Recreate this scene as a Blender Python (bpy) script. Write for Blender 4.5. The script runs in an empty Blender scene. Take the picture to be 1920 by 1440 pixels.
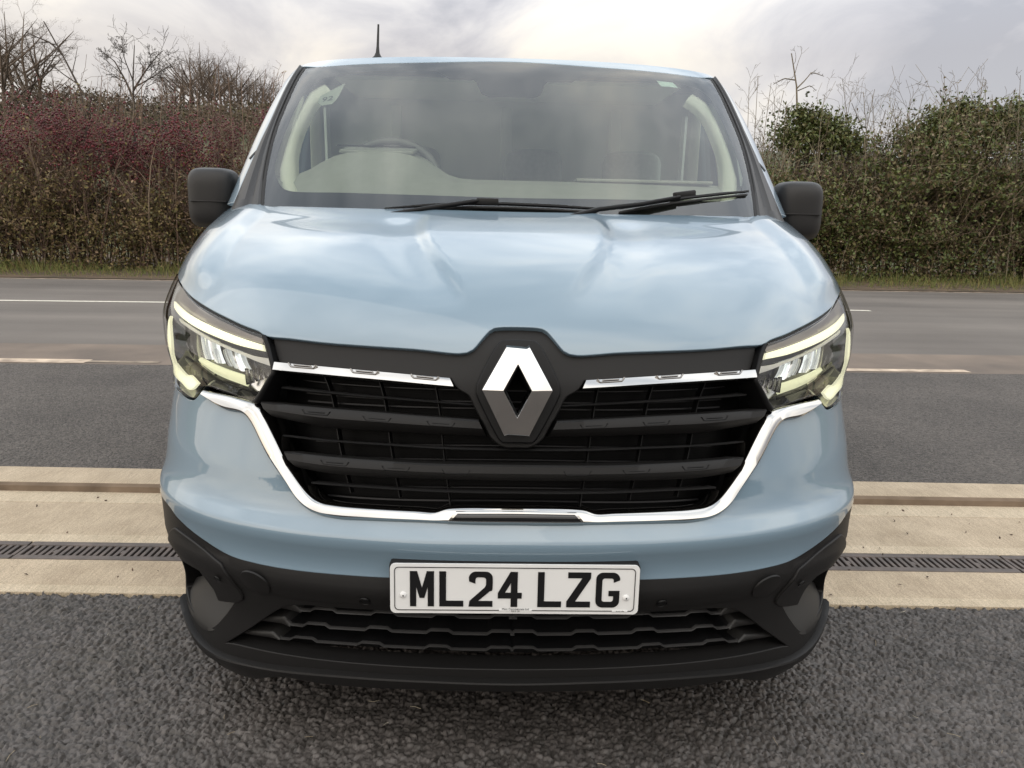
import bpy, bmesh, math, random
import numpy as np
from mathutils import Vector, Matrix
from mathutils.geometry import delaunay_2d_cdt

SC = bpy.context.scene
COL = SC.collection
rad = math.radians

# ------------------------------------------------------------------ camera
CX, CD, CH = -.0615, 1.552, 1.269
YAW, PIT, ROL, FPX = rad(-1.73), rad(12.1), rad(1.25), 1469.0
cyw, syw, cpt, spt, crl, srl = (math.cos(YAW), math.sin(YAW), math.cos(PIT), math.sin(PIT), math.cos(ROL), math.sin(ROL))
F_ = np.array([-syw, cyw, 0.]); R_ = np.array([cyw, syw, 0.]); U_ = np.array([0, 0, 1.])
F2 = F_ * cpt - U_ * spt; U2 = U_ * cpt + F_ * spt
CO = np.array([CX, -CD, CH])
cam = bpy.data.objects.new('camera', bpy.data.cameras.new('camera'))
COL.objects.link(cam)
camR = R_ * crl + U2 * srl; camU = U2 * crl - R_ * srl
cam.matrix_world = Matrix(((camR[0], camU[0], -F2[0], CO[0]), (camR[1], camU[1], -F2[1], CO[1]),
                           (camR[2], camU[2], -F2[2], CO[2]), (0, 0, 0, 1)))
cam.data.sensor_width = 36; cam.data.lens = FPX / 1920 * 36
cam.data.clip_start = .02; cam.data.clip_end = 3000
SC.camera = cam

def ray(px, py):
    x, y = px - 960, py - 720
    X, Y = x * crl + y * srl, -x * srl + y * crl
    d = F2 * FPX + R_ * X - U2 * Y
    return CO, d / np.linalg.norm(d)
def ground(px, py, z=0.0):
    o, d = ray(px, py); t = (z - o[2]) / d[2]; p = o + t * d
    return float(p[0]), float(p[1])
def atY(px, py, Y):
    o, d = ray(px, py); t = (Y - o[1]) / d[1]; return o + t * d

# ------------------------------------------------------------------ view, sky, sun
SC.view_settings.view_transform = 'Standard'; SC.view_settings.look = 'None'
SC.view_settings.exposure = 0.8; SC.view_settings.gamma = 1
SUN_EL, SUN_AZ = rad(24), rad(-125)          # azimuth measured from +Y towards +X
world = bpy.data.worlds.new('World'); SC.world = world; world.use_nodes = True
def build_world():
    nt = world.node_tree; N = nt.nodes; L = nt.links; N.clear()
    out = N.new('ShaderNodeOutputWorld'); bg = N.new('ShaderNodeBackground'); bg.inputs[1].default_value = .1
    sky = N.new('ShaderNodeTexSky'); sky.sky_type = 'NISHITA'; sky.sun_disc = False
    sky.sun_elevation = SUN_EL; sky.sun_rotation = SUN_AZ
    tc = N.new('ShaderNodeTexCoord'); sep = N.new('ShaderNodeSeparateXYZ'); L.new(tc.outputs['Generated'], sep.inputs[0])
    def math_(op, a, b=None, clamp=False):
        n = N.new('ShaderNodeMath'); n.operation = op; n.use_clamp = clamp
        for i, v in enumerate((a, b)):
            if v is None: continue
            if isinstance(v, (int, float)): n.inputs[i].default_value = v
            else: L.new(v, n.inputs[i])
        return n.outputs[0]
    zc = math_('ADD', math_('MAXIMUM', sep.outputs[2], 0.0), .34)
    u = math_('DIVIDE', sep.outputs[0], zc); v = math_('DIVIDE', sep.outputs[1], zc)
    cmb = N.new('ShaderNodeCombineXYZ'); L.new(u, cmb.inputs[0]); L.new(v, cmb.inputs[1])
    def noise(scale, detail, rough, dist, off):
        mp = N.new('ShaderNodeMapping'); mp.inputs['Location'].default_value = off; mp.inputs['Scale'].default_value = (1.0, .8, 1)
        L.new(cmb.outputs[0], mp.inputs[0])
        n = N.new('ShaderNodeTexNoise'); n.inputs['Scale'].default_value = scale; n.inputs['Detail'].default_value = detail
        n.inputs['Roughness'].default_value = rough; n.inputs['Distortion'].default_value = dist
        L.new(mp.outputs[0], n.inputs[0]); return n.outputs[0]
    def ramp(fac, stops):
        r = N.new('ShaderNodeValToRGB'); e = r.color_ramp.elements
        while len(e) > 1: e.remove(e[-1])
        e[0].position = stops[0][0]; e[0].color = (*stops[0][1], 1)
        for p, c in stops[1:]:
            k = e.new(p); k.color = (*c, 1)
        L.new(fac, r.inputs[0]); return r.outputs[0]
    def mix(fac, a, b, mode='MIX'):
        m = N.new('ShaderNodeMix'); m.data_type = 'RGBA'; m.blend_type = mode
        for k, v in ((0, fac), (6, a), (7, b)):
            if isinstance(v, (int, float)): m.inputs[k].default_value = v
            elif isinstance(v, tuple): m.inputs[k].default_value = (*v, 1)
            else: L.new(v, m.inputs[k])
        return m.outputs[2]
    n1 = noise(2.1, 8, .56, .6, (3.1, 1.7, 0)); n2 = noise(.85, 3, .5, .2, (9.3, 4.2, 0))
    nn = math_('ADD', math_('MULTIPLY', n1, .62), math_('MULTIPLY', n2, .38))
    low = ramp(nn, [(.38, (3.0, 2.85, 2.95)), (.45, (3.9, 3.65, 3.65)), (.50, (4.6, 4.3, 4.15)), (.56, (5.5, 5.05, 4.6)), (.63, (6.3, 5.75, 4.95))])
    high = ramp(nn, [(.38, (4.4, 5.0, 5.8)), (.46, (6.9, 7.5, 8.3)), (.53, (10.6, 11.0, 11.4)), (.62, (15.5, 15, 14))])
    el = math_('MULTIPLY', math_('SUBTRACT', sep.outputs[2], .18), 2.6, True)
    cloud = mix(el, low, high)
    # warm light low on the left, where the sun stands behind the cloud
    dotl = N.new('ShaderNodeVectorMath'); dotl.operation = 'DOT_PRODUCT'; dotl.inputs[1].default_value = (-.80, .58, .16)
    L.new(tc.outputs['Generated'], dotl.inputs[0])
    gl = math_('POWER', math_('MAXIMUM', dotl.outputs['Value'], 0.0), 9.0)
    cloud = mix(math_('MULTIPLY', gl, .30, True), cloud, (10.0, 8.8, 6.5))
    dotf = N.new('ShaderNodeVectorMath'); dotf.operation = 'DOT_PRODUCT'; dotf.inputs[1].default_value = (-.25, -.93, .27)
    L.new(tc.outputs['Generated'], dotf.inputs[0])
    gf = math_('POWER', math_('MAXIMUM', dotf.outputs['Value'], 0.0), 2.0)
    cloud = mix(math_('MULTIPLY', gf, .5, True), cloud, (11.5, 10.2, 8.6))
    skyc = mix(.90, sky.outputs[0], cloud)
    L.new(skyc, bg.inputs[0]); L.new(bg.outputs[0], out.inputs[0])
build_world()
sun = bpy.data.objects.new('sun', bpy.data.lights.new('sun', 'SUN')); COL.objects.link(sun)
sun.data.energy = .7; sun.data.angle = rad(110); sun.data.color = (1, .9, .76)
sd = Vector((math.sin(SUN_AZ) * math.cos(SUN_EL), math.cos(SUN_AZ) * math.cos(SUN_EL), math.sin(SUN_EL)))
sun.rotation_euler = sd.to_track_quat('Z', 'Y').to_euler()

# ------------------------------------------------------------------ materials
MATS = {}
def pmat(name, col, rough=.5, metal=0., coat=0., spec=.5, emis=None, estr=0., var=None, bump=None, island=None, coatr=.03):
    """procedural principled material; var=(scale, dark, light) noise tint, bump=(scale,strength,dist)"""
    m = bpy.data.materials.new(name); m.use_nodes = True; nt = m.node_tree; N = nt.nodes; L = nt.links
    b = N['Principled BSDF']
    b.inputs['Base Color'].default_value = (*col, 1); b.inputs['Roughness'].default_value = rough
    b.inputs['Metallic'].default_value = metal; b.inputs['Coat Weight'].default_value = coat; b.inputs['Coat Roughness'].default_value = coatr
    b.inputs['Specular IOR Level'].default_value = spec
    if emis: b.inputs['Emission Color'].default_value = (*emis, 1); b.inputs['Emission Strength'].default_value = estr
    tc = N.new('ShaderNodeTexCoord')
    if var:
        n = N.new('ShaderNodeTexNoise'); n.inputs['Scale'].default_value = var[0]; n.inputs['Detail'].default_value = 6
        L.new(tc.outputs['Object'], n.inputs[0])
        r = N.new('ShaderNodeValToRGB'); r.color_ramp.elements[0].position = .3; r.color_ramp.elements[1].position = .7
        r.color_ramp.elements[0].color = (*var[1], 1); r.color_ramp.elements[1].color = (*var[2], 1)
        L.new(n.outputs[0], r.inputs[0]); L.new(r.outputs[0], b.inputs['Base Color'])
    if island:
        g = N.new('ShaderNodeNewGeometry'); r = N.new('ShaderNodeValToRGB'); e = r.color_ramp.elements
        while len(e) > 1: e.remove(e[-1])
        e[0].position = 0; e[0].color = (*island[0], 1)
        for i, c in enumerate(island[1:]):
            k = e.new((i + 1) / (len(island) - 1)); k.color = (*c, 1)
        L.new(g.outputs['Random Per Island'], r.inputs[0]); L.new(r.outputs[0], b.inputs['Base Color'])
    if bump:
        n = N.new('ShaderNodeTexNoise'); n.inputs['Scale'].default_value = bump[0]; n.inputs['Detail'].default_value = 3
        L.new(tc.outputs['Object'], n.inputs[0]); bp = N.new('ShaderNodeBump')
        bp.inputs['Strength'].default_value = bump[1]; bp.inputs['Distance'].default_value = bump[2]
        L.new(n.outputs[0], bp.inputs['Height']); L.new(bp.outputs[0], b.inputs['Normal'])
    MATS[name] = m; return m
def coat_ior(m, v): m.node_tree.nodes['Principled BSDF'].inputs['Coat IOR'].default_value = v
M_PAINT = pmat('blue_grey_paint', (.172, .250, .315), .30, 0, 1., .5, bump=(3.0, .03, .01))
coat_ior(M_PAINT, 1.75)
M_PLAST = pmat('textured_black_plastic', (.0135, .013, .013), .45, spec=.25, bump=(900, .25, .0006))
M_PLASTD = pmat('grille_black_plastic', (.006, .006, .0065), .40, spec=.22)
M_PLASTG = pmat('satin_grey_plastic', (.015, .0145, .0145), .44, spec=.22, bump=(900, .2, .0006))
M_GLOSSB = pmat('gloss_black', (.006, .006, .007), .12, 0, .6)
M_MIRR = pmat('mirror_cap_plastic', (.022, .021, .021), .42, spec=.35, bump=(700, .2, .0006))
M_BADGE = pmat('badge_chrome', (.86, .85, .83), .13, 1.)
M_DSCR = pmat('dash_screen_bezel', (.24, .24, .22), .5)
M_WHEEL = pmat('steering_wheel_rim', (.20, .20, .185), .5)
M_DARK = pmat('dark_void', (.004, .004, .0045), .7)
M_RUB = pmat('black_rubber', (.012, .012, .012), .6)
M_CHROME = pmat('chrome', (.56, .545, .52), .07, 1.)
M_CHROMES = pmat('satin_chrome', (.70, .70, .70), .2, 1.)
M_PLATE = pmat('plate_white', (.79, .79, .78), .22, var=(9, (.78, .78, .77), (.81, .81, .80)))
M_INK = pmat('plate_black', (.008, .008, .009), .3)
M_WHITE = pmat('white_plastic', (.78, .78, .77), .3)
M_DRL = pmat('daylight_led', (.9, .9, .7), .3, emis=(1., .98, .68), estr=.46)
M_LOWBEAM = pmat('amber_lit_reflector', (.9, .9, .6), .25, emis=(.98, 1., .66), estr=.30)
M_REFL = pmat('glowing_reflector_chrome', (.86, .88, .88), .16, .8, emis=(.95, 1., .97), estr=.20)  # faint emission put in for lamp light caught by the facets
M_DASH = pmat('dashboard_plastic', (.40, .41, .36), .55, var=(30, (.39, .40, .35), (.42, .43, .38)))
M_CREAM = pmat('cream_pillar_trim', (.84, .85, .72), .6)
M_BULK = pmat('grey_bulkhead_panel', (.84, .84, .77), .6)
M_DOORTRIM = pmat('beige_door_trim', (.55, .52, .42), .6)
M_SEAT = pmat('charcoal_seat_fabric', (.45, .45, .42), .9, var=(60, (.43, .43, .40), (.47, .47, .44)))
M_RUBT = pmat('tyre_rubber', (.014, .014, .014), .75)
M_FIN = pmat('radiator_fins', (.012, .012, .014), .4, .3)
def glassmat(name, tint, ior, rough=.0):
    m = bpy.data.materials.new(name); m.use_nodes = True; nt = m.node_tree; N = nt.nodes; L = nt.links; N.clear()
    o = N.new('ShaderNodeOutputMaterial'); t = N.new('ShaderNodeBsdfTransparent'); t.inputs[0].default_value = (*tint, 1)
    g = N.new('ShaderNodeBsdfGlossy'); g.inputs['Roughness'].default_value = rough
    f = N.new('ShaderNodeFresnel'); f.inputs[0].default_value = ior; x = N.new('ShaderNodeMixShader')
    L.new(f.outputs[0], x.inputs[0]); L.new(t.outputs[0], x.inputs[1]); L.new(g.outputs[0], x.inputs[2]); L.new(x.outputs[0], o.inputs[0])
    return m
M_GLASS = glassmat('windscreen_glass', (.93, .985, .91), 1.95)
M_LENS = glassmat('headlight_lens', (.97, .97, .97), 1.6)
M_SGLASS = glassmat('side_glass', (.72, .86, .80), 1.4)

# ------------------------------------------------------------------ object helpers
def tag(o, label=None, cat=None, group=None, kind=None):
    if label: o['label'] = label
    if cat: o['category'] = cat
    if group: o['group'] = group
    if kind: o['kind'] = kind
    return o
def link(name, me, mat, parent=None, smooth=True, sharp=None):
    if mat is not None and not me.materials: me.materials.append(mat)
    o = bpy.data.objects.new(name, me); COL.objects.link(o)
    if parent is not None: o.parent = parent
    if smooth: me.shade_smooth()
    if sharp: me.set_sharp_from_angle(angle=rad(sharp))
    return o
def empty(name, loc=(0, 0, 0)):
    o = bpy.data.objects.new(name, None); COL.objects.link(o); o.location = loc; o.empty_display_size = .2; return o
def mesh(name, V, F):
    me = bpy.data.meshes.new(name); me.from_pydata([tuple(map(float, v)) for v in V], [], [tuple(map(int, f)) for f in F]); me.update(); return me
def bm_link(name, bm, mat, parent=None, smooth=True, sharp=35, bevel=0, segs=2):
    if bevel: bmesh.ops.bevel(bm, geom=bm.edges[:], offset=bevel, segments=segs, profile=.5, affect='EDGES')
    bmesh.ops.recalc_face_normals(bm, faces=bm.faces[:])
    me = bpy.data.meshes.new(name); bm.to_mesh(me); bm.free()
    return link(name, me, mat, parent, smooth, sharp)
def bm_box(bm, c, s, R=None):
    r = bmesh.ops.create_cube(bm, size=1)
    M = Matrix.Translation(c) @ (R.to_4x4() if R else Matrix()) @ Matrix.Diagonal((*s, 1))
    bmesh.ops.transform(bm, matrix=M, verts=r['verts']); return r['verts']
def box(name, c, s, mat, parent=None, bevel=.004, R=None):
    bm = bmesh.new(); bm_box(bm, c, s, R); return bm_link(name, bm, mat, parent, bevel=bevel)
def tubes(paths, sides=8, cap=True):
    """list of (points, radii) -> verts, faces"""
    V = []; F = []
    for pts, rr in paths:
        pts = [Vector(p) for p in pts]; n = len(pts)
        rr = [rr] * n if isinstance(rr, (int, float)) else rr
        t0 = (pts[1] - pts[0]).normalized(); up = Vector((0, 0, 1)) if abs(t0.z) < .9 else Vector((1, 0, 0))
        a = t0.cross(up).normalized(); base = len(V)
        for i in range(n):
            t = (pts[min(i + 1, n - 1)] - pts[max(i - 1, 0)]).normalized()
            a = (a - t * a.dot(t)).normalized(); b = t.cross(a)
            for k in range(sides):
                w = 2 * math.pi * k / sides; V.append(pts[i] + (a * math.cos(w) + b * math.sin(w)) * rr[i])
        for i in range(n - 1):
            for k in range(sides):
                k2 = (k + 1) % sides
                F.append((base + i * sides + k, base + i * sides + k2, base + (i + 1) * sides + k2, base + (i + 1) * sides + k))
        if cap:
            F.append(tuple(base + k for k in range(sides))[::-1]); F.append(tuple(base + (n - 1) * sides + k for k in range(sides)))
    return V, F
def tube_obj(name, paths, mat, parent=None, sides=8):
    V, F = tubes(paths, sides); return link(name, mesh(name, V, F), mat, parent, True, 50)
def superell(name, c, h, e, mat, parent=None, nu=48, nv=28, warp=None, sharp=None):
    V = []; F = []; sg = lambda x, p: math.copysign(abs(x) ** p, x)
    for j in range(nv + 1):
        b = -math.pi / 2 + math.pi * j / nv
        for i in range(nu):
            a = 2 * math.pi * i / nu
            p = Vector((sg(math.cos(b), e[1]) * sg(math.cos(a), e[0]), sg(math.cos(b), e[1]) * sg(math.sin(a), e[0]), sg(math.sin(b), e[1])))
            p = Vector((p.x * h[0], p.y * h[1], p.z * h[2]))
            if warp: p = warp(p)
            V.append(p + Vector(c))
    for j in range(nv):
        for i in range(nu): F.append((j * nu + i, j * nu + (i + 1) % nu, (j + 1) * nu + (i + 1) % nu, (j + 1) * nu + i))
    me = mesh(name, V, F); bm = bmesh.new(); bm.from_mesh(me); bmesh.ops.remove_doubles(bm, verts=bm.verts[:], dist=1e-5); bm.to_mesh(me); bm.free()
    return link(name, me, mat, parent, True, sharp)
def lathe(name, prof, c, mat, parent=None, n=32, axis='Z', sharp=40):
    V = []; F = []; m = len(prof)
    for i in range(n):
        a = 2 * math.pi * i / n
        for r, h in prof:
            p = (r * math.cos(a), r * math.sin(a), h)
            if axis == 'X': p = (p[2], p[0], p[1])
            if axis == 'Y': p = (p[0], p[2], p[1])
            V.append(Vector(p) + Vector(c))
    for i in range(n):
        for j in range(m - 1): F.append((i * m + j, ((i + 1) % n) * m + j, ((i + 1) % n) * m + j + 1, i * m + j + 1))
    me = mesh(name, V, F); bm = bmesh.new(); bm.from_mesh(me); bmesh.ops.remove_doubles(bm, verts=bm.verts[:], dist=1e-6)
    bmesh.ops.recalc_face_normals(bm, faces=bm.faces[:]); bm.to_mesh(me); bm.free()
    return link(name, me, mat, parent, True, sharp)

# ------------------------------------------------------------------ van surfaces
def pch(xs, ys):
    xs = np.array(xs, float); ys = np.array(ys, float); h = np.diff(xs); d = np.diff(ys) / h; m = np.zeros_like(ys)
    for i in range(1, len(xs) - 1):
        if d[i - 1] * d[i] > 0:
            w1 = 2 * h[i] + h[i - 1]; w2 = h[i] + 2 * h[i - 1]; m[i] = (w1 + w2) / (w1 / d[i - 1] + w2 / d[i])
    m[0] = d[0]; m[-1] = d[-1]
    def f(x):
        x = np.asarray(x, float); i = np.clip(np.searchsorted(xs, x) - 1, 0, len(xs) - 2); t = (x - xs[i]) / h[i]; c = np.clip(t, 0, 1)
        v = (2 * c**3 - 3 * c**2 + 1) * ys[i] + (c**3 - 2 * c**2 + c) * h[i] * m[i] + (-2 * c**3 + 3 * c**2) * ys[i + 1] + (c**3 - c**2) * h[i] * m[i + 1]
        return v + np.where(t < 0, m[0] * t * h[0], 0) + np.where(t > 1, m[-1] * (t - 1) * h[-1], 0)
    return f
HP = math.pi / 2; KX = .95
class Surf:
    """front of the van: for each height a superellipse in plan that turns into the straight side"""
    def __init__(s, T):
        T = np.array(T, float); s.Y0, s.W, s.D, s.n = [pch(T[:, 0], T[:, k]) for k in range(1, 5)]
        zz = np.linspace(T[0, 0] - .05, T[-1, 0] + .05, 800); yy = s.Y0(zz)
        s.zz = zz; s.vv = np.concatenate([[0], np.cumsum(np.hypot(np.diff(zz), np.diff(yy)))])
        s.disp = None
    def v(s, Z): return np.interp(Z, s.zz, s.vv)
    def zv(s, v): return np.interp(v, s.vv, s.zz)
    def F(s, X, Z):
        a = np.abs(X) / s.W(Z); a_ = np.minimum(a, 1); n = s.n(Z)
        return np.where(a > 1, 1e3, s.Y0(Z) + s.D(Z) * (1 - (1 - a_**n)**(1 / n)))
    def base(s, q, Z):
        W, D, n, Y0 = s.W(Z), s.D(Z), s.n(Z), s.Y0(Z); sg = np.sign(q); q = np.abs(q); ph = np.minimum(q / KX, HP)
        sn, cs = np.sin(ph), np.maximum(np.cos(ph), 1e-9); r = (sn**n + cs**n)**(-1 / n)
        return np.stack([sg * W * r * sn, Y0 + D * (1 - r * cs) + np.maximum(q - HP * KX, 0), Z + 0 * q], -1)
    def pt(s, uv, off=0.0, disp=True):
        uv = np.asarray(uv, float); q = uv[..., 0]; Z = s.zv(uv[..., 1]); P = s.base(q, Z); e = 1e-3
        du = s.base(q + e, Z) - s.base(q - e, Z); dz = s.base(q, Z + e) - s.base(q, Z - e)
        n = np.cross(du, dz); n /= np.linalg.norm(n, axis=-1, keepdims=True)
        o = off + (s.disp(P) if (s.disp and disp) else 0)
        return P + n * (np.asarray(o)[..., None] if np.ndim(o) else o), n
    def ptn(s, uv, off=0.0):
        uv = np.asarray(uv, float); P, n = s.pt(uv, off)
        if s.disp is None: return P, n
        e = 2e-3; a = np.array([e, 0]); b = np.array([0, e])
        n = np.cross(s.pt(uv + a, off)[0] - s.pt(uv - a, off)[0], s.pt(uv + b, off)[0] - s.pt(uv - b, off)[0])
        return P, n / np.linalg.norm(n, axis=-1, keepdims=True)
    def hit(s, px, py):
        for k in range(200):
            o, d = ray(px, py); t = np.linspace(.6, 6, 1000); P = o + t[:, None] * d; G = P[:, 1] - s.F(P[:, 0], P[:, 2]); i = int(np.argmax(G > 0))
            if G[i] > 0 and i > 0:
                a, b = t[i - 1], t[i]
                for _ in range(26):
                    m = (a + b) / 2; p = o + m * d
                    if p[1] - s.F(p[0], p[2]) > 0: b = m
                    else: a = m
                return s.dom(o + b * d)
            px += 1 if px < 960 else -1
        raise ValueError('miss %s %s' % (px, py))
    def dom(s, p):
        X, Y, Z = p; a = abs(X) / float(s.W(Z)); b = 1 - (Y - float(s.Y0(Z))) / float(s.D(Z))
        return (math.copysign(math.atan2(a, max(b, 0)) * KX, X), float(s.v(Z)))
    def S(s, Y, Z):  # a point on the (left) side wall
        q = Y - float(s.Y0(Z)) - float(s.D(Z))
        if q < 0: b = -q / float(s.D(Z)); n = float(s.n(Z)); a = (1 - b**n)**(1 / n); return (-math.atan2(a, b) * KX, float(s.v(Z)))
        return (-(HP * KX + q), float(s.v(Z)))
    def C(s, Z): return (0.0, float(s.v(Z)))
BODY = Surf([(.10, .16, .895, .62, 2.5), (.15, .075, .91, .62, 2.5), (.19, .045, .912, .62, 2.5), (.25, .035, .905, .62, 2.5), (.33, .03, .90, .62, 2.5),
    (.42, .004, .908, .62, 2.5), (.445, -.012, .910, .62, 2.5), (.478, -.026, .917, .62, 2.5), (.486, -.026, .919, .62, 2.5), (.52, -.017, .925, .62, 2.5), (.545, -.018, .926, .62, 2.5), (.590, -.029, .925, .62, 2.48), (.598, -.029, .925, .622, 2.48), (.617, -.018, .925, .63, 2.47), (.64, -.002, .925, .64, 2.45), (.72, .015, .93, .68, 2.4),
    (.80, .03, .93, .72, 2.35), (.86, .042, .938, .74, 2.3), (.92, .055, .962, .76, 2.3), (.97, .075, .985, .8, 2.3), (1.0, .09, .99, .8, 2.3),
    (1.05, .13, .985, .8, 2.3), (1.10, .19, .972, .77, 2.3), (1.15, .28, .962, .71, 2.25), (1.20, .42, .956, .64, 2.2), (1.25, .63, .954, .56, 2.1),
    (1.28, .79, .954, .52, 2.1), (1.34, 1.13, .954, .5, 2.1)])
UP = Surf([(1.18, .62, .97, .52, 2.1), (1.27, .745, .962, .50, 2.1), (1.40, .92, .952, .48, 2.1), (1.55, 1.12, .938, .46, 2.15), (1.70, 1.33, .917, .44, 2.2),
    (1.80, 1.475, .893, .43, 2.25), (1.84, 1.54, .872, .43, 2.3), (1.87, 1.60, .84, .43, 2.4), (1.90, 1.72, .80, .43, 2.4), (1.925, 1.95, .76, .43, 2.4)])
def sstep(a, b, x):
    t = np.clip((x - a) / (b - a), 0, 1); return t * t * (3 - 2 * t)
def hood_disp(P):
    X = np.abs(P[..., 0]); Z = P[..., 2]; Y = P[..., 1]
    w = .13 + .13 * sstep(1.06, 1.25, Z)
    f = sstep(1.055, 1.16, Z)
    d = .012 * f * (1 - .75 * sstep(1.235, 1.265, Z)) * (1 - sstep(w - .034, w + .010, X))                     # raised centre panel
    d = d - .005 * f * (1 - sstep(1.225, 1.265, Z)) * np.exp(-((X - w - .05) / .05)**2)                  # shallow valley beside it
    d = d + .007 * sstep(1.235, 1.275, Z) * (1 - sstep(.70, .80, X))      # rear edge kicks up towards the glass
    d = d + .013 * sstep(.72, .80, X) * (1 - sstep(.80, .93, X)) * sstep(1.06, 1.12, Z)   # crease along the outer edge
    return d

def smooth_curve(pts, step, closed):
    """catmull-rom through pts (2D), corners sharper than 38 deg kept, resampled to about step"""
    P = [np.array(p, float) for p in pts]; n = len(P); out = []
    def corner(i):
        if not closed and i in (0, n - 1): return True
        a = P[i] - P[i - 1]; b = P[(i + 1) % n] - P[i]; la, lb = np.linalg.norm(a), np.linalg.norm(b)
        return la < 1e-9 or lb < 1e-9 or a @ b / (la * lb) < math.cos(rad(38))
    cor = [corner(i) for i in range(n)]
    for i in range(n if closed else n - 1):
        p1, p2 = P[i], P[(i + 1) % n]
        p0 = P[i - 1] if not cor[i] else 2 * p1 - p2
        p3 = P[(i + 2) % n] if not cor[(i + 1) % n] else 2 * p2 - p1
        L = np.linalg.norm(p2 - p1); k = max(1, int(round(L / step)))
        t0 = 0; t1 = t0 + max(np.linalg.norm(p1 - p0), 1e-6)**.5; t2 = t1 + max(L, 1e-6)**.5; t3 = t2 + max(np.linalg.norm(p3 - p2), 1e-6)**.5
        for j in range(k):
            t = t1 + (t2 - t1) * j / k
            A1 = (t1 - t) / (t1 - t0) * p0 + (t - t0) / (t1 - t0) * p1; A2 = (t2 - t) / (t2 - t1) * p1 + (t - t1) / (t2 - t1) * p2
            A3 = (t3 - t) / (t3 - t2) * p2 + (t - t2) / (t3 - t2) * p3
            B1 = (t2 - t) / (t2 - t0) * A1 + (t - t0) / (t2 - t0) * A2; B2 = (t3 - t) / (t3 - t1) * A2 + (t - t1) / (t3 - t1) * A3
            out.append((t2 - t) / (t2 - t1) * B1 + (t - t1) / (t2 - t1) * B2)
    if not closed: out.append(P[-1])
    return np.array(out)
def inside(poly, pts):
    x, y = pts[:, 0], pts[:, 1]; r = np.zeros(len(pts), bool); n = len(poly)
    for i in range(n):
        x1, y1 = poly[i]; x2, y2 = poly[i - 1]
        c = ((y1 > y) != (y2 > y)); 
        if y1 != y2: r ^= c & (x < (x2 - x1) * (y - y1) / (y2 - y1) + x1)
    return r
def bdist(poly, pts):
    d = np.full(len(pts), 1e9); n = len(poly)
    for i in range(n):
        a = poly[i - 1]; b = poly[i]; ab = b - a; L2 = ab @ ab + 1e-12
        t = np.clip(((pts - a) @ ab) / L2, 0, 1); q = a + t[:, None] * ab; d = np.minimum(d, np.hypot(*(pts - q).T))
    return d
def triangulate(loops, step):
    """loops: [outer, holes...] as arrays -> (points, tris, loops as index lists)"""
    allp = []; edges = []; idx = []
    for lp in loops:
        b = len(allp); allp += list(lp); n = len(lp); idx.append([b + i for i in range(n)])
        edges += [(b + i, b + (i + 1) % n) for i in range(n)]
    lo = np.min(loops[0], 0); hi = np.max(loops[0], 0)
    nx = int((hi[0] - lo[0]) / step) + 1; ny = int((hi[1] - lo[1]) / (step * .866)) + 1
    g = np.array([(lo[0] + (i + .5 * (j % 2)) * step + .003, lo[1] + j * step * .866 + .003) for j in range(ny) for i in range(nx)])
    if len(g):
        k = inside(loops[0], g)
        for h in loops[1:]: k &= ~inside(h, g)
        g = g[k]
        for lp in loops:
            if len(g): g = g[bdist(lp, g) > step * .5]
        allp += list(g)
    co, ed, fa, ov, oe, of = delaunay_2d_cdt([Vector((float(p[0]), float(p[1]))) for p in allp], edges, [], 0, 1e-7)
    co = np.array([tuple(c) for c in co]); fa = [f for f in fa]
    tri = np.array(fa); cen = co[tri].mean(1); k = inside(loops[0], cen)
    for h in loops[1:]: k &= ~inside(h, cen)
    tri = tri[k]
    mp = {}
    for i, l in enumerate(ov):
        for q in l: mp.setdefault(q, i)
    return co, tri, [[mp.get(i, i) for i in l] for l in idx]
def todom(S, pts):
    """pixels of the photograph -> points of the surface; ('s',Y,Z) a point of the side, ('c',Z) of the centre line"""
    out = []
    for p in pts:
        if p[0] == 's': out.append(S.S(p[1], p[2]))
        elif p[0] == 'c': out.append(S.C(p[1]))
        elif p[0] == 'd': out.append((p[1], p[2]))
        else: out.append(S.hit(*p))
    return out
def mirror_half(d):
    """half outline from centre to centre -> full outline"""
    d = [np.array(p) for p in d]; d[0][0] = 0; d[-1][0] = 0
    return d + [np.array((-p[0], p[1])) for p in d[-2:0:-1]]
def flip(d): return [np.array((-p[0], p[1])) for p in d][::-1]
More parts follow.
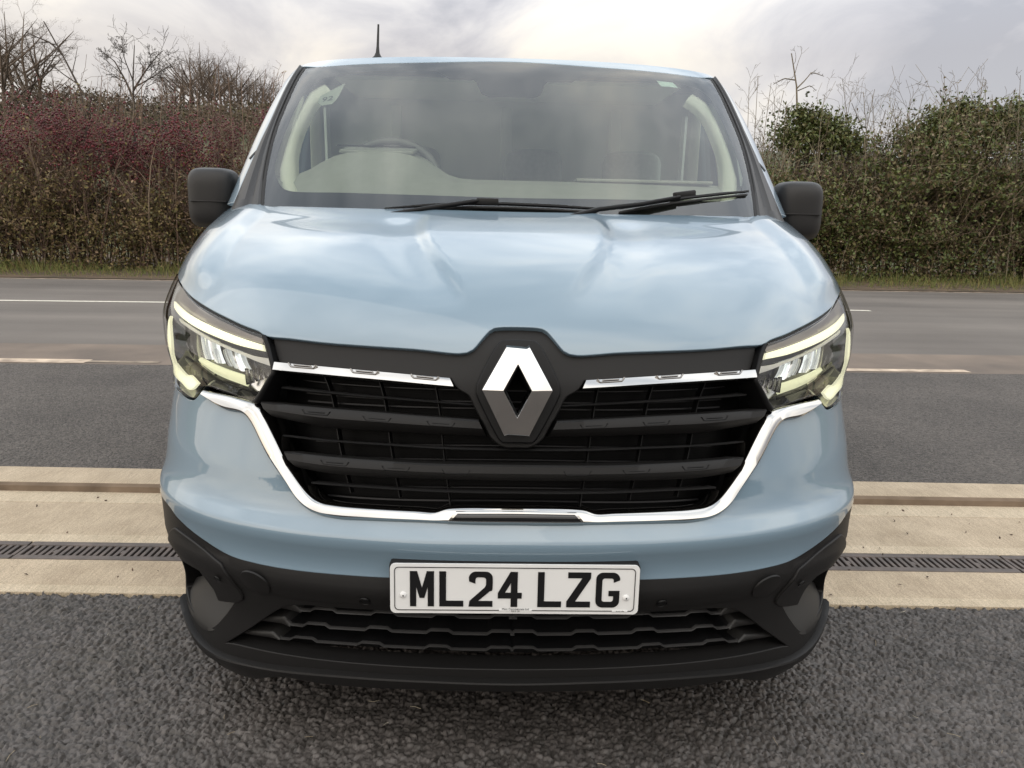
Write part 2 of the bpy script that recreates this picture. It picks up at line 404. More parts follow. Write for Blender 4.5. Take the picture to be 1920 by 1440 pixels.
def panel(name, S, loops, mat, parent, off=0., thick=.012, step=.02, bstep=.012, edge=.0025, crown=None):
    """a skin on surface S bounded by loops (domain outlines), with rolled edges and thickness"""
    lp = [smooth_curve(l, bstep, True) for l in loops]
    co, tri, idx = triangulate(lp, step)
    o = off
    if crown is not None:
        d = np.min([bdist(l, co) for l in lp], 0); o = off + crown(d, co)
    P, Nn = S.ptn(co, o) if crown is None else S.pt(co, o)
    used = np.unique(np.concatenate([tri.ravel(), np.array(sum(idx, []))])); rm = {int(k): i for i, k in enumerate(used)}
    V = [P[k] for k in used]; NN = [Nn[k] for k in used]; F = []
    for t in tri:
        a, b, c = (P[i] for i in t)
        t = tuple(rm[int(i)] for i in t)
        F.append(t if np.cross(b - a, c - a) @ Nn[tri[0][0]] * 0 + np.cross(b - a, c - a) @ NN[t[0]] > 0 else t[::-1])
    for li, l in enumerate(idx):
        n = len(l); b = len(V); L2 = lp[li]
        e = np.roll(L2, -1, 0) - np.roll(L2, 1, 0); nv = np.stack([e[:, 1], -e[:, 0]], -1); nv /= np.linalg.norm(nv, axis=1, keepdims=True) + 1e-12
        ar = .5 * np.sum(L2[:, 0] * np.roll(L2[:, 1], -1) - np.roll(L2[:, 0], -1) * L2[:, 1])
        if (ar < 0) != (li > 0): nv = -nv
        ob = o if np.ndim(o) == 0 else np.array([o[k] for k in l])
        q1, n1 = S.pt(L2 + nv * 1e-3, ob); q0, n0 = S.pt(L2, ob)
        ow = q1 - q0; ow /= np.linalg.norm(ow, axis=1, keepdims=True)
        for rr, (ua, ub, na, nb) in enumerate(((.7, -.3, .7, .7), (1., -1., 1., .05), (1., -1. - thick / edge, 1., 0.))):
            for i in range(n):
                V.append(q0[i] + ow[i] * edge * ua + n0[i] * edge * ub); v = ow[i] * na + n0[i] * nb; NN.append(v / np.linalg.norm(v))
        rows = [[rm[int(k)] for k in l]] + [[b + r * n + i for i in range(n)] for r in range(3)]
        for r in range(3):
            for i in range(n):
                j = (i + 1) % n; f = (rows[r][i], rows[r + 1][i], rows[r + 1][j], rows[r][j])
                nf = np.cross(V[f[1]] - V[f[0]], V[f[3]] - V[f[0]])
                F.append(f if nf @ (NN[f[0]] + NN[f[1]]) > 0 else f[::-1])
    me = mesh(name, V, F); ob = link(name, me, mat, parent)
    if crown is None: me.normals_split_custom_set_from_vertices([tuple(map(float, n)) for n in NN])
    else: me.set_sharp_from_angle(angle=rad(40))
    return ob
def resample(c, n):
    d = np.concatenate([[0], np.cumsum(np.linalg.norm(np.diff(c, axis=0), axis=1))]); t = np.linspace(0, d[-1], n)
    return np.stack([np.interp(t, d, c[:, k]) for k in range(c.shape[1])], -1)
def ribbon(name, S, A, B, prof, mat, parent, n=None, depth=.03, step=.008, poly=False, off=0., sharp=40):
    """strip between two curves of S; prof = [(s, height)] across"""
    a, b = (np.array([tuple(p) for p in A]), np.array([tuple(p) for p in B])) if poly else (smooth_curve(A, step, False), smooth_curve(B, step, False))
    n = n or max(len(a), len(b))
    if not poly: a = resample(a, n); b = resample(b, n)
    prof = [(prof[0][0], -depth)] + list(prof) + [(prof[-1][0], -depth)]
    V = []; m = len(prof)
    for s, h in prof:
        P, _ = S.pt(a * (1 - s) + b * s, off + h, disp=False); V += list(P)
    F = []
    for j in range(m - 1):
        for i in range(n - 1): F.append((j * n + i, j * n + i + 1, (j + 1) * n + i + 1, (j + 1) * n + i))
    F.append(tuple(j * n for j in range(m))); F.append(tuple(j * n + n - 1 for j in range(m))[::-1])
    bm = bmesh.new(); me = mesh(name, V, F); bm.from_mesh(me); bmesh.ops.recalc_face_normals(bm, faces=bm.faces[:]); bm.to_mesh(me); bm.free()
    return link(name, me, mat, parent, True, sharp)
ROUND = [(s, .5 * math.sin(math.pi * s)) for s in (0, .06, .15, .3, .5, .7, .85, .94, 1)]
def rprof(h, e=.2): return [(s, h * min(1, math.sin(math.pi * s) ** .6 if 0 < s < 1 else 0)) for s in (0, .04, .12, .25, .5, .75, .88, .96, 1)]

# ================================================================== THE VAN
van = empty('van')
tag(van, 'blue-grey panel van with its daytime lamps lit, parked facing the camera', 'van')
D = lambda pts: todom(BODY, pts)
DU = lambda pts: todom(UP, pts)

# --- outlines read from the left half of the photograph
hood_front = [(969, 613), (936, 613.5), (926, 615), (917, 620), (903, 635), (886, 655), (875, 660.5), (860, 662), (780, 654), (700, 648.5), (613, 642), (545, 634), (500, 629),
              (487.5, 625), (459, 614), (431, 601), (405, 588), (375, 570), (356, 555), (345, 540)]
head_top = [(345, 544), (357, 561), (376, 576), (406, 593), (432, 606), (459, 619), (497, 631)]
head_inner = [(503, 640), (510, 669), (517, 699)]
head_bot = [(484, 753), (469, 750), (431, 736), (390, 723), (381, 725), (373, 735), (364, 744)]
head_out = [(354, 743), (338, 731), (325, 715), (318, 688)]
chrome_out = [(969, 985), (920, 985), (780, 980), (690, 976.5), (630, 973), (590, 963), (563, 943), (540, 907), (507, 860), (477, 800), (462, 779), (423, 768), (385, 742)]
chrome_in = [(969, 950), (833, 951), (820, 956), (780, 954), (690, 949), (630, 944), (600, 938), (580, 925), (547, 880), (513, 813), (489, 765), (482, 757), (440, 743), (386, 730)]
blue_black = [(969, 1084), (850, 1083), (733, 1082), (647, 1077), (547, 1067), (480, 1055), (430, 1040), (380, 1010), (330, 967), (318, 950)]

# --- painted lower body: bumper skin, wings and doors up to the waist, both sides
side_back = 2.25
o = D(chrome_out) + D([(377, 738), (373, 742), (364, 751), (352, 750), (336, 738), (323, 722)])
o += [BODY.S(.62, .86), BODY.S(.68, .92), BODY.S(.74, .99), BODY.S(.80, 1.06), BODY.S(.86, 1.115)]
o += [BODY.S(.98, 1.14), BODY.S(1.10, 1.19), BODY.S(1.22, 1.25), BODY.S(1.30, 1.285), BODY.S(1.7, 1.285), BODY.S(side_back, 1.285), BODY.S(side_back, .8), BODY.S(side_back, .26), BODY.S(1.36, .26)]
for a in range(15, 166, 15): o.append(BODY.S(.95 + .40 * math.cos(rad(a)), .33 + .41 * math.sin(rad(a))))
o += [BODY.S(.52, .57)] + D(blue_black[::-1])
body_shell = panel('body_shell', BODY, [mirror_half(o)], M_PAINT, van, 0, .02, .022)

# --- bonnet
hoodS = Surf.__new__(Surf); hoodS.__dict__ = dict(BODY.__dict__); hoodS.disp = hood_disp
hood_front = [(x, y - (4 if x < 490 else 0)) for x, y in hood_front]
o = D(hood_front) + [BODY.S(.70, 1.105), BODY.S(.86, 1.125), BODY.S(.98, 1.15), BODY.S(1.10, 1.20), BODY.S(1.20, 1.255)]
o += [BODY.S(1.24, 1.282)] + D([(470, 391), (490, 391.7), (600, 395), (722, 398.5), (850, 402.5)]) + [np.array(D([(960, 405.5)])[0])]
panel('bonnet', hoodS, [mirror_half(o)], M_PAINT, van, .003, .02, .014)

two_ribbons_later = [(345, 546), (357, 563), (376, 578), (406, 595), (432, 608), (459, 621), (494, 632)], [(345, 532), (357, 550), (376, 565), (406, 583), (432, 596), (459, 609), (494, 622)]
# --- dark panel behind every shut line
o = [BODY.C(1.27), BODY.C(.98), BODY.C(.55), BODY.C(.3), BODY.S(.5, .3), BODY.S(.52, .7), BODY.S(.7, 1.0), BODY.S(.9, 1.2), BODY.S(1.1, 1.27)]
panel('inner_structure', BODY, [mirror_half(o)], M_DARK, van, -.16, .01, .05)

# --- grille surround, with the badge housing
sur = [(969, 611), (936, 611), (926, 613), (917, 618), (903, 632), (886, 652), (875, 658), (860, 659), (780, 651), (700, 646), (613, 640), (545, 632), (509, 628), (512, 650), (520, 676),
       (600, 683), (720, 694), (846, 706), (860, 727), (880, 740), (893, 765), (910, 797), (921, 818), (936, 832), (950, 838), (969, 838)]
hole = [(970, 683), (946, 733), (969, 784)]
so = mirror_half(D(sur)); hh = mirror_half(D(hole))
panel('grille_surround', BODY, [so, hh], M_PLAST, van, -.010, .05, .014, .008, .004)
box_pts = [(969, 643), (943, 643.5), (937, 648), (896, 727), (896, 737), (938, 822), (943, 827), (969, 827)]
bo = mirror_half(D(box_pts))
badge_h = panel('badge_housing', BODY, [bo, hh], M_PLASTD, van, .012, .02, .014, .008, .004)
# --- badge: folded diamond; the left and right corners stand proud, so the upper faces look at the sky
def build_badge():
    yb = -.005
    g = lambda px, py, dy: atY(px, py, yb - dy)
    zc = atY(969, 733, yb)[2]
    def q(px, py):
        p = atY(px, py, yb); h = .040 - .030 * min(1, abs(p[2] - zc) / .098); return atY(px, py, yb - h)
    O = [q(*p) for p in ((949.5, 651.5), (993.3, 651.8), (1036.5, 733), (992.5, 818), (945.5, 818), (904, 731.5))]
    I = [q(*p) for p in ((971.5, 684), (997, 733.5), (970, 784), (944.5, 733))]
    tip = q(988, 655); tip2 = q(952, 815)
    fa = [(O[0], tip, I[0], I[3], O[5]), (tip, O[1], O[2], I[1], I[0]), (O[2], O[3], tip2, I[2], I[1]), (tip2, O[4], O[5], I[3], I[2])]
    bm = bmesh.new(); cache = {}
    def vv(p, dy=0):
        k = (round(float(p[0]), 6), round(float(p[2]), 6), dy)
        if k not in cache: cache[k] = bm.verts.new((float(p[0]), float(p[1]) + dy, float(p[2])))
        return cache[k]
    for f in fa: bm.faces.new([vv(p) for p in f])
    bm.edges.index_update(); bm.normal_update()
    be = [e for e in bm.edges if e.is_boundary]
    r = bmesh.ops.extrude_edge_only(bm, edges=be)
    for v in [x for x in r['geom'] if isinstance(x, bmesh.types.BMVert)]: v.co.y += .03
    for e in bm.edges: e.smooth = False
    bmesh.ops.recalc_face_normals(bm, faces=bm.faces[:])
    bmesh.ops.bevel(bm, geom=[e for e in bm.edges if not e.is_boundary], offset=.0012, segments=2, profile=.5, affect='EDGES')
    return bm_link('diamond_badge', bm, M_BADGE, van, True, 12)
build_badge()

# --- grille
grille = empty('grille'); grille.parent = van
inner = mirror_half(D([(969, 640), (600, 640), (508, 640), (480, 700), (478, 752), (500, 800), (540, 880), (575, 935), (630, 956), (800, 966), (969, 968)]))
m = pmat('radiator_dark', (.002, .002, .002), .5, spec=.1); nt = m.node_tree
wv = nt.nodes.new('ShaderNodeTexWave'); wv.bands_direction = 'Z'; wv.inputs['Scale'].default_value = 55; tcx = nt.nodes.new('ShaderNodeTexCoord')
nt.links.new(tcx.outputs['Object'], wv.inputs[0]); rp = nt.nodes.new('ShaderNodeValToRGB'); rp.color_ramp.elements[0].color = (.002, .002, .002, 1); rp.color_ramp.elements[1].color = (.004, .004, .0045, 1)
nt.links.new(wv.outputs[0], rp.inputs[0]); nt.links.new(rp.outputs[0], nt.nodes['Principled BSDF'].inputs['Base Color'])
panel('radiator', BODY, [inner], m, grille, -.10, .01, .03)
def sym_ribbon(name, A, B, prof, mat, parent, **k):
    """curves from the left end to the centre (pixels), mirrored into one strip"""
    a = D(A); b = D(B); a[-1] = (0, a[-1][1]); b[-1] = (0, b[-1][1])
    fa = a + [(-p[0], p[1]) for p in a[-2::-1]]; fb = b + [(-p[0], p[1]) for p in b[-2::-1]]
    return ribbon(name, BODY, fa, fb, prof, mat, parent, **k)
def two_ribbons(name, A, B, prof, mat, parent, label=None, **k):
    a = D(A); b = D(B); r = []
    for s in (1, -1):
        r.append(ribbon(name, BODY, [(s * p[0], p[1]) for p in a], [(s * p[0], p[1]) for p in b], prof, mat, parent, **k))
    return r
two_ribbons('bonnet_gap_strip', *two_ribbons_later, [(0, 0), (1, 0)], M_RUB, van, off=-.006, depth=.02)  # dark ribbon filling the shut gap in place of its shade
# chrome frame under the grille
fa = chrome_out[::-1]; fb = chrome_in[::-1]
sym_ribbon('chrome_frame', fa, fb, [(0, .001), (.05, .006), (.13, .0115), (.24, .0135), (.6, .0105), (.9, .005), (1, -.003)], M_CHROME, grille, depth=.05)
# radar cover at the bottom centre of the frame
sym_ribbon('sensor_cover_rim', [(839, 980), (969, 982)], [(856, 957), (969, 957)], rprof(.004), M_CHROME, grille, off=.015, depth=.004)
sym_ribbon('sensor_cover', [(847, 975.5), (969, 977)], [(859, 961), (969, 961)], rprof(.003), M_GLOSSB, grille, off=.018, depth=.002)
# bright strips
two_ribbons('chrome_strip', [(519, 697), (600, 705), (720, 716), (853, 728)], [(517, 678), (600, 686), (720, 697), (843, 708)], [(0, .004), (.05, .011), (.16, .0145), (.5, .011), (.92, .006), (1, .001)], M_CHROME, grille, depth=.03)
# main bars
two_ribbons('grille_bar', [(508, 781), (560, 792), (613, 802), (700, 808), (800, 814), (912, 819)], [(494, 753), (560, 760), (613, 765), (700, 772), (800, 780), (897, 787)],
            [(0, -.012), (.06, -.002), (.42, .010), (.5, .013), (.9, .011), (1, .007)], M_PLASTG, grille, depth=.05)
sym_ribbon('grille_bar', [(554, 877), (613, 888), (700, 895), (800, 899), (969, 903)], [(537, 846), (613, 855), (700, 862), (800, 868), (969, 871)],
           [(0, -.012), (.06, -.002), (.42, .010), (.5, .013), (.9, .011), (1, .007)], M_PLASTG, grille, depth=.05)
M_MARK = pmat('bracket_groove', (.30, .29, .28), .2, 1.)
# raised brackets on strips and bars
def brackets(pts, mat, off, h=4.5, w=27):
    for (cx_, cy_, sl) in pts:
        top = [(cx_ - w, cy_ - h - sl * w), (cx_ - w + 4, cy_ - h - sl * w + 1)]
        a = [(cx_ - w, cy_ - h - sl * w), (cx_ - w * .8, cy_ + h - sl * w * .8), (cx_ + w * .8, cy_ + h + sl * w * .8), (cx_ + w, cy_ - h + sl * w)]
        b = [(cx_ - w + 3.5, cy_ - h - sl * w), (cx_ - w * .74, cy_ + h - 3 - sl * w * .8), (cx_ + w * .74, cy_ + h - 3 + sl * w * .8), (cx_ + w - 3.5, cy_ - h + sl * w)]
        two_ribbons('bracket_mark', a, b, rprof(.0016), mat, grille, off=off, depth=.003, step=.004)
        a = [(cx_ - w * .55, cy_ + .5 - sl * w * .55), (cx_ + w * .55, cy_ + .5 + sl * w * .55)]; b = [(cx_ - w * .6, cy_ - 2.5 - sl * w * .55), (cx_ + w * .6, cy_ - 2.5 + sl * w * .55)]
        two_ribbons('bracket_mark', a, b, rprof(.0012), mat, grille, off=off, depth=.003, step=.006)
brackets([(571, 688, .085), (686, 699, .085), (798, 709, .09)], M_MARK, .0105, 4, 27)
brackets([(598, 774, .08), (710, 786, .08), (828, 795, .07)], M_PLASTD, .0115)
brackets([(632, 868, .08), (745, 878, .055), (856, 884, .03)], M_PLASTD, .0115)
M_SLAT = pmat('slat_edge_plastic', (.035, .035, .036), .4)
# thin slats and ribs
two_ribbons('grille_slat', [(512, 731), (613, 741), (720, 750), (897, 763)], [(512, 727), (613, 737), (720, 746), (890, 759)], [(0, -.03), (.5, -.026), (1, -.03)], M_SLAT, grille, depth=.06)
sym_ribbon('grille_slat', [(517, 818), (613, 830), (720, 838), (840, 846), (969, 849)], [(515, 814.5), (613, 826.5), (720, 834.5), (840, 842), (969, 845)], [(0, -.03), (.5, -.026), (1, -.03)], M_SLAT, grille, depth=.06)
sym_ribbon('grille_slat', [(573, 910), (680, 919), (800, 927), (969, 931)], [(571, 906.5), (680, 915.5), (800, 923.5), (969, 927.5)], [(0, -.03), (.5, -.026), (1, -.03)], M_SLAT, grille, depth=.06)
for x0, y0, x1, y1 in ((585, 700, 640, 930), (695, 708, 738, 940), (807, 716, 838, 950)):
    two_ribbons('grille_rib', [(x0, y0), ((x0 + x1) / 2, (y0 + y1) / 2), (x1, y1)], [(x0 + 2, y0), ((x0 + x1) / 2 + 2, (y0 + y1) / 2), (x1 + 2, y1)], [(0, -.05), (1, -.05)], M_PLASTD, grille, depth=.07)
for ya, yb_ in ((716, 722), (742, 748), (755, 761), (828, 833), (856, 860), (912, 916), (935, 939)):
    sym_ribbon('cooler_slat', [(530 + (ya - 716) * .25, ya), (700, ya + 10), (969, ya + 16)], [(530 + (ya - 716) * .25, ya - 2.4), (700, ya + 7.6), (969, ya + 13.6)], [(0, -.075), (1, -.075)], M_FIN, grille, depth=.08)

# --- headlights
def headlight(s):
    h = empty('headlight'); h.parent = van
    mir = (lambda d: [np.array(p) for p in d]) if s > 0 else flip
    lens_o = D(head_top) + D(head_inner) + D(head_bot) + D(head_out) + [BODY.S(.55, .90), BODY.S(.60, .96), BODY.S(.66, 1.02), BODY.S(.72, 1.075), BODY.S(.66, 1.09)]
    outer = [np.array(p) for p in lens_o]; qe = abs(D([(316, 650)])[0][0])
    panel('headlight_housing', BODY, [mir(outer)], M_GLOSSB, h, 0, .03, .016, .01, crown=lambda d, c: -.004 - .043 * np.clip(d / .028, 0, 1) * (1 - sstep(qe - .05, qe + .05, np.abs(c[:, 0]))))
    lens = panel('lens', BODY, [mir(outer)], M_LENS, h, .004, .002, .016, .01, .0015)
    # bezel round the lens
    cen = np.mean(outer, 0)
    def rib(nm, A, B, prof, mat, off, depth=.006, **k):
        a = D(A); b = D(B)
        return ribbon(nm, BODY, [(s * p[0], p[1]) for p in a], [(s * p[0], p[1]) for p in b], prof, mat, h, off=off, depth=depth, **k)
    flat = [(0, 0), (.08, .0015), (.5, .002), (.92, .0015), (1, 0)]
    # upper reflecting shelf (grey-bronze), top lit strip, dark line, chrome brow
    rib('upper_shelf', [(323, 560), (332, 569.5), (346, 582), (373, 598), (409, 615), (446, 630), (489, 644)], [(339, 536), (351, 556), (369, 573), (402, 594), (431, 608), (458, 621), (495, 635)], flat, M_SHELF, -.006)
    rib('daylight_strip', [(322, 576), (330, 588), (345, 601), (372, 618), (408, 634), (445, 647), (491, 657)], [(322, 562), (331, 571), (345, 583), (372, 599), (408, 616), (445, 631), (488, 645)], flat, M_DRL, -.008)
    rib('strip_shadow_gap', [(326, 583), (345, 606), (372, 624), (408, 642), (445, 656), (495, 668)], [(324, 578), (345, 602), (372, 619), (408, 635), (445, 648), (492, 658)], flat, M_PLASTG, -.016)
    rib('chrome_brow', [(331, 603), (345, 614), (372, 631), (408, 648), (445, 663), (470, 674), (506, 687)], [(328, 594), (345, 607), (372, 625), (408, 643), (445, 657), (470, 665), (498, 670)], flat, M_BROW, -.012)
    rib('daylight_strip', [(316, 610), (315.5, 640), (318, 670), (325, 695)], [(320.5, 592), (321.5, 640), (324, 668), (331, 690)], flat, M_DRL, .0005)
    rib('daylight_strip', [(321, 690), (328, 704), (340, 717), (356, 731), (364, 728)], [(330, 682), (338, 692), (350, 704), (357, 704), (372, 719)], flat, M_DRL, .0005)
    # reflector bowls: chrome and self-glowing facets between brow and lower lit sill
    rng = random.Random(4)
    xs = [345, 352, 360, 366, 373, 381, 388, 395, 402, 410, 418, 426, 434, 441]
    for i in range(len(xs) - 1):
        x0, x1 = xs[i] + .6, xs[i + 1] - .6; yt = 612 + (x0 - 345) * .50; yb = 670 + (x0 - 345) * .36
        sh = 6 + rng.random() * 6; d1 = -.028 - .02 * rng.random(); d2 = -.028 - .02 * rng.random()
        a = D([(x0, yt), (x0 + sh * .6, (yt + yb) / 2), (x0 + sh * 1.5, yb)]); b = D([(x1, yt + 2), (x1 + sh * .6, (yt + yb) / 2 + 2), (x1 + sh * 1.5, yb + 2)])
        ribbon('reflector_facet', BODY, [(s * p[0], p[1]) for p in a], [(s * p[0], p[1]) for p in b], [(0, d1), (.5, (d1 + d2) / 2 + .006), (1, d2)], M_REFL if i % 3 else M_CHROME, h, depth=.055)
    rib('lit_sill', [(352, 683), (375, 700), (400, 712), (445, 727)], [(352, 672), (375, 684), (400, 694), (439, 706)], [(0, 0), (.5, .004), (1, 0)], M_LOWBEAM, -.03)
    rib('dark_sill', [(333, 681), (350, 698), (375, 716), (410, 728), (462, 744)], [(330, 672), (352, 686), (375, 703), (402, 716), (450, 731)], flat, M_PLASTD, -.022)
    rib('indicator_bowl', [(450, 722), (462, 733), (472, 740)], [(470, 676), (485, 682), (505, 690)], [(0, -.01), (.5, -.02), (1, -.006)], M_CHROMES, -.02)
    for k in range(5):
        x = 452 + k * 9
        rib('indicator_flute', [(x, 690 + k * 2), (x + 3, 722 - k * 3)], [(x + 3, 690 + k * 2), (x + 6, 722 - k * 3)], [(0, 0), (.5, .004), (1, 0)], M_CHROMES, -.012)
    # black bezel between lamp and grille
    rib('lamp_bezel', [(500, 629), (508, 646), (514, 669), (521, 699), (487, 757)], [(493, 632), (500, 648), (506, 672), (512, 697), (478, 750)], rprof(.006), M_PLASTD, .004, .05)
    return h
M_BROW = pmat('lit_chrome_tone', (.92, .91, .84), .3)  # pale matte tone paints the lit look of the chrome
M_SHELF = pmat('bronze_grey_shelf', (.42, .38, .35), .28, .55)
headlight(1); headlight(-1)

# --- black lower bumper
opening = mirror_half(D([(969, 1146), (727, 1145), (640, 1140), (580, 1135), (540, 1135), (522, 1142), (470, 1175), (418, 1207), (440, 1210), (513, 1226), (680, 1247), (850, 1256), (969, 1258)]))
duct = D([(319, 1024), (343, 1046), (362, 1058), (378, 1066), (398, 1090), (412, 1121), (445, 1124), (425, 1152), (402, 1176), (392, 1178), (379, 1169), (363, 1149), (352, 1124), (346, 1100), (343, 1092)])
o = D([(p[0], p[1] + 2.2) for p in blue_black]) + [BODY.S(.50, .565), BODY.S(.545, .50), BODY.S(.52, .40), BODY.S(.50, .30), BODY.S(.50, .20)]
o += D([(413, 1240), (443, 1262), (530, 1268), (613, 1281), (780, 1291)]) + [np.array(D([(969, 1295)])[0])]
lb = panel('lower_bumper', BODY, [mirror_half(o), opening, duct, flip(duct)], M_PLAST, van, -.001, .05, .018, .012, .003)
panel('duct_backing', BODY, [D([(316, 1012), (343, 1030), (400, 1050), (455, 1115), (425, 1165), (396, 1190), (370, 1170), (346, 1120)])], M_DARK, lb, -.075, .01, .03)
panel('duct_backing', BODY, [flip(D([(316, 1012), (343, 1030), (400, 1050), (455, 1115), (425, 1165), (396, 1190), (370, 1170), (346, 1120)]))], M_DARK, lb, -.075, .01, .03)
panel('lower_grille_backing', BODY, [mirror_half(D([(969, 1135), (580, 1125), (500, 1135), (400, 1205), (420, 1222), (680, 1262), (969, 1275)]))], M_DARK, lb, -.10, .01, .04)
# lip
sym_ribbon('splitter_lip', [(385, 1212), (413, 1246), (443, 1263), (530, 1268), (613, 1281), (780, 1291), (969, 1295)], [(347, 1113), (357, 1155), (380, 1196), (413, 1221), (467, 1238), (613, 1256), (780, 1267), (969, 1273)],
           [(0, 0), (.05, .005), (.6, .012), (.85, .016), (.95, .014), (1, .006)], M_PLAST, lb, depth=.02)
# lower grille bars with their stepped top edge
M_EDGEHILITE = pmat('edge_highlight_tone', (.04, .039, .039), .4)  # lighter tone that paints a highlight on the blade edges
def lower_bar(start, base, bumps, h=6., amp=5.):
    """a blade across the intake: stepped front edge, flat top running back"""
    x0 = start[-1][0]; yo = lambda x: base[0] + (base[1] - base[0]) * (1 - ((969 - x) / (969 - x0))**2)
    top = list(start)
    for b in bumps: top += [(b - 27, yo(b - 27)), (b - 18, yo(b - 18) - amp), (b + 16, yo(b + 16) - amp), (b + 25, yo(b + 25))]
    top.append((969, yo(969))); bot = [(x, y + h) for x, y in top]
    sym_ribbon('bar_edge_highlight', [(x, y + 2.6) for x, y in top], [(x, y - .6) for x, y in top], [(0, -.022), (.5, -.020), (1, -.024)], M_EDGEHILITE, lb, depth=.028, poly=True)  # pale strip painted as the highlight along the front edge
    return sym_ribbon('lower_grille_bar', bot, top, [(0, -.034), (.3, -.026), (.75, -.024), (1, -.028)], M_PLASTD, lb, depth=.10, poly=True)
lower_bar([(530, 1146), (545, 1150), (556, 1157)], (1157, 1173), [600, 717, 834, 945])
lower_bar([(505, 1167), (524, 1170), (536, 1181)], (1182, 1202), [585, 705, 823, 940])
lower_bar([(480, 1192), (501, 1195), (516, 1206)], (1206, 1230), [560, 690, 820, 938])
M_BAREND = pmat('bar_end_plastic', (.0155, .015, .0145), .5)
for st in (([(515, 1142), (543, 1147), (556, 1157)], [(500, 1150), (540, 1158), (556, 1162)]), ([(483, 1163), (523, 1167), (535, 1181)], [(470, 1172), (518, 1180), (535, 1186)]), ([(452, 1187), (500, 1192), (515, 1205)], [(440, 1195), (495, 1205), (515, 1210)])):
    two_ribbons('bar_end', st[1], st[0], rprof(.006), M_BAREND, lb, off=-.024, depth=.04, step=.005)
# corner inserts with a slot
ins = [(330, 992), (338, 997), (360, 1013), (382, 1030), (415, 1058), (436, 1090), (455, 1117), (455, 1122), (446, 1126), (412, 1123), (398, 1092), (378, 1068), (362, 1059), (343, 1047), (320, 1026), (318, 1012), (322, 998)]
scoop = [(343, 1088), (382, 1094), (404, 1116), (416, 1121), (449, 1123), (427, 1154), (404, 1180), (392, 1182), (377, 1173), (361, 1152), (350, 1125)]
io = [np.array(p) for p in D(ins)]; so2 = [np.array(p) for p in D(scoop)]
vb, vt = min(p[1] for p in so2), max(p[1] for p in so2)
for s in (1, -1):
    f = (lambda d: d) if s > 0 else flip
    ip = panel('corner_insert', BODY, [f(io)], M_PLAST, lb, .005, .03, .014, .008, .004)
    panel('corner_scoop', BODY, [f(so2)], M_BAREND, lb, 0, .01, .012, .008, .003, crown=lambda d, c: .003 - .075 * np.clip((c[:, 1] - vb) / (vt - vb), 0, 1)**1.3)
    a_ = D([(350, 1052), (374, 1084), (405, 1125)]); b_ = D([(357, 1055), (384, 1084), (414, 1121)])
    ribbon('duct_blade', BODY, [(s * p[0], p[1]) for p in a_], [(s * p[0], p[1]) for p in b_], rprof(.006), M_PLASTG, lb, off=-.012, depth=.05)
    for (x, y, r, nm) in ((413, 1080, .0085, 'parking_sensor'), (684, 1127, .0115, 'parking_sensor'), (478, 1093, .038, 'tow_eye_cover')):
        c = D([(x, y)])[0]; P, n_ = BODY.pt(np.array([(s * c[0], c[1])]), .0085 if r < .009 else .0005); p, nn = Vector(P[0]), Vector(n_[0])
        prof = [(0, .0016), (r * .78, .0016), (r * .84, .0002), (r * .92, .0002), (r, .0016), (r * 1.06, 0)] if r < .02 else [(0, .0012), (r * .95, .0012), (r * .985, .0008), (r, -.003)]
        ob = lathe(nm, prof, (0, 0, 0), M_PLASTD if r < .02 else M_PLAST, lb, 40)
        ob.matrix_local = Matrix.Translation(p) @ nn.to_track_quat('Z', 'Y').to_matrix().to_4x4()
        if r > .02:
            rg = lathe('cover_joint', [(r, -.001), (r * 1.0, .0006), (r * 1.03, .0006), (r * 1.03, -.001)], (0, 0, 0), M_DARK, lb, 48); rg.matrix_local = ob.matrix_local

# --- number plate
PZ = .507; PY = -.043
def poly_mesh(loops, y, mat, name, parent, dy=.0012):
    lp = [np.array(l, float) for l in loops]; co, tri, idx = triangulate(lp, 10.)
    V = [(c[0], y, c[1]) for c in co]; F = []
    for t in tri:
        a, b, c = (co[i] for i in t); cr = (b[0] - a[0]) * (c[1] - a[1]) - (b[1] - a[1]) * (c[0] - a[0]); F.append(tuple(t) if cr > 0 else tuple(t)[::-1])
    for l in idx:
        n = len(l); b = len(V); V += [(co[i][0], y + dy, co[i][1]) for i in l]
        F += [(l[i], l[(i + 1) % n], b + (i + 1) % n, b + i) for i in range(n)]
    me = mesh(name, V, F); bm = bmesh.new(); bm.from_mesh(me); bmesh.ops.recalc_face_normals(bm, faces=bm.faces[:]); bm.to_mesh(me); bm.free()
    return link(name, me, mat, parent, False)
def rrect(w, h, r, k=6):
    p = []
    for cx_, cy_, a0 in ((w - r, h - r, 0), (-w + r, h - r, 90), (-w + r, -h + r, 180), (w - r, -h + r, 270)):
        for i in range(k + 1): a = rad(a0 + 90 * i / k); p.append((cx_ + r * math.cos(a), cy_ + r * math.sin(a)))
    return p
def arc(cx_, cy_, r, a0, a1, k=7, ry=None): return [(cx_ + r * math.cos(rad(a0 + (a1 - a0) * i / k)), cy_ + (ry or r) * math.sin(rad(a0 + (a1 - a0) * i / k))) for i in range(k + 1)]
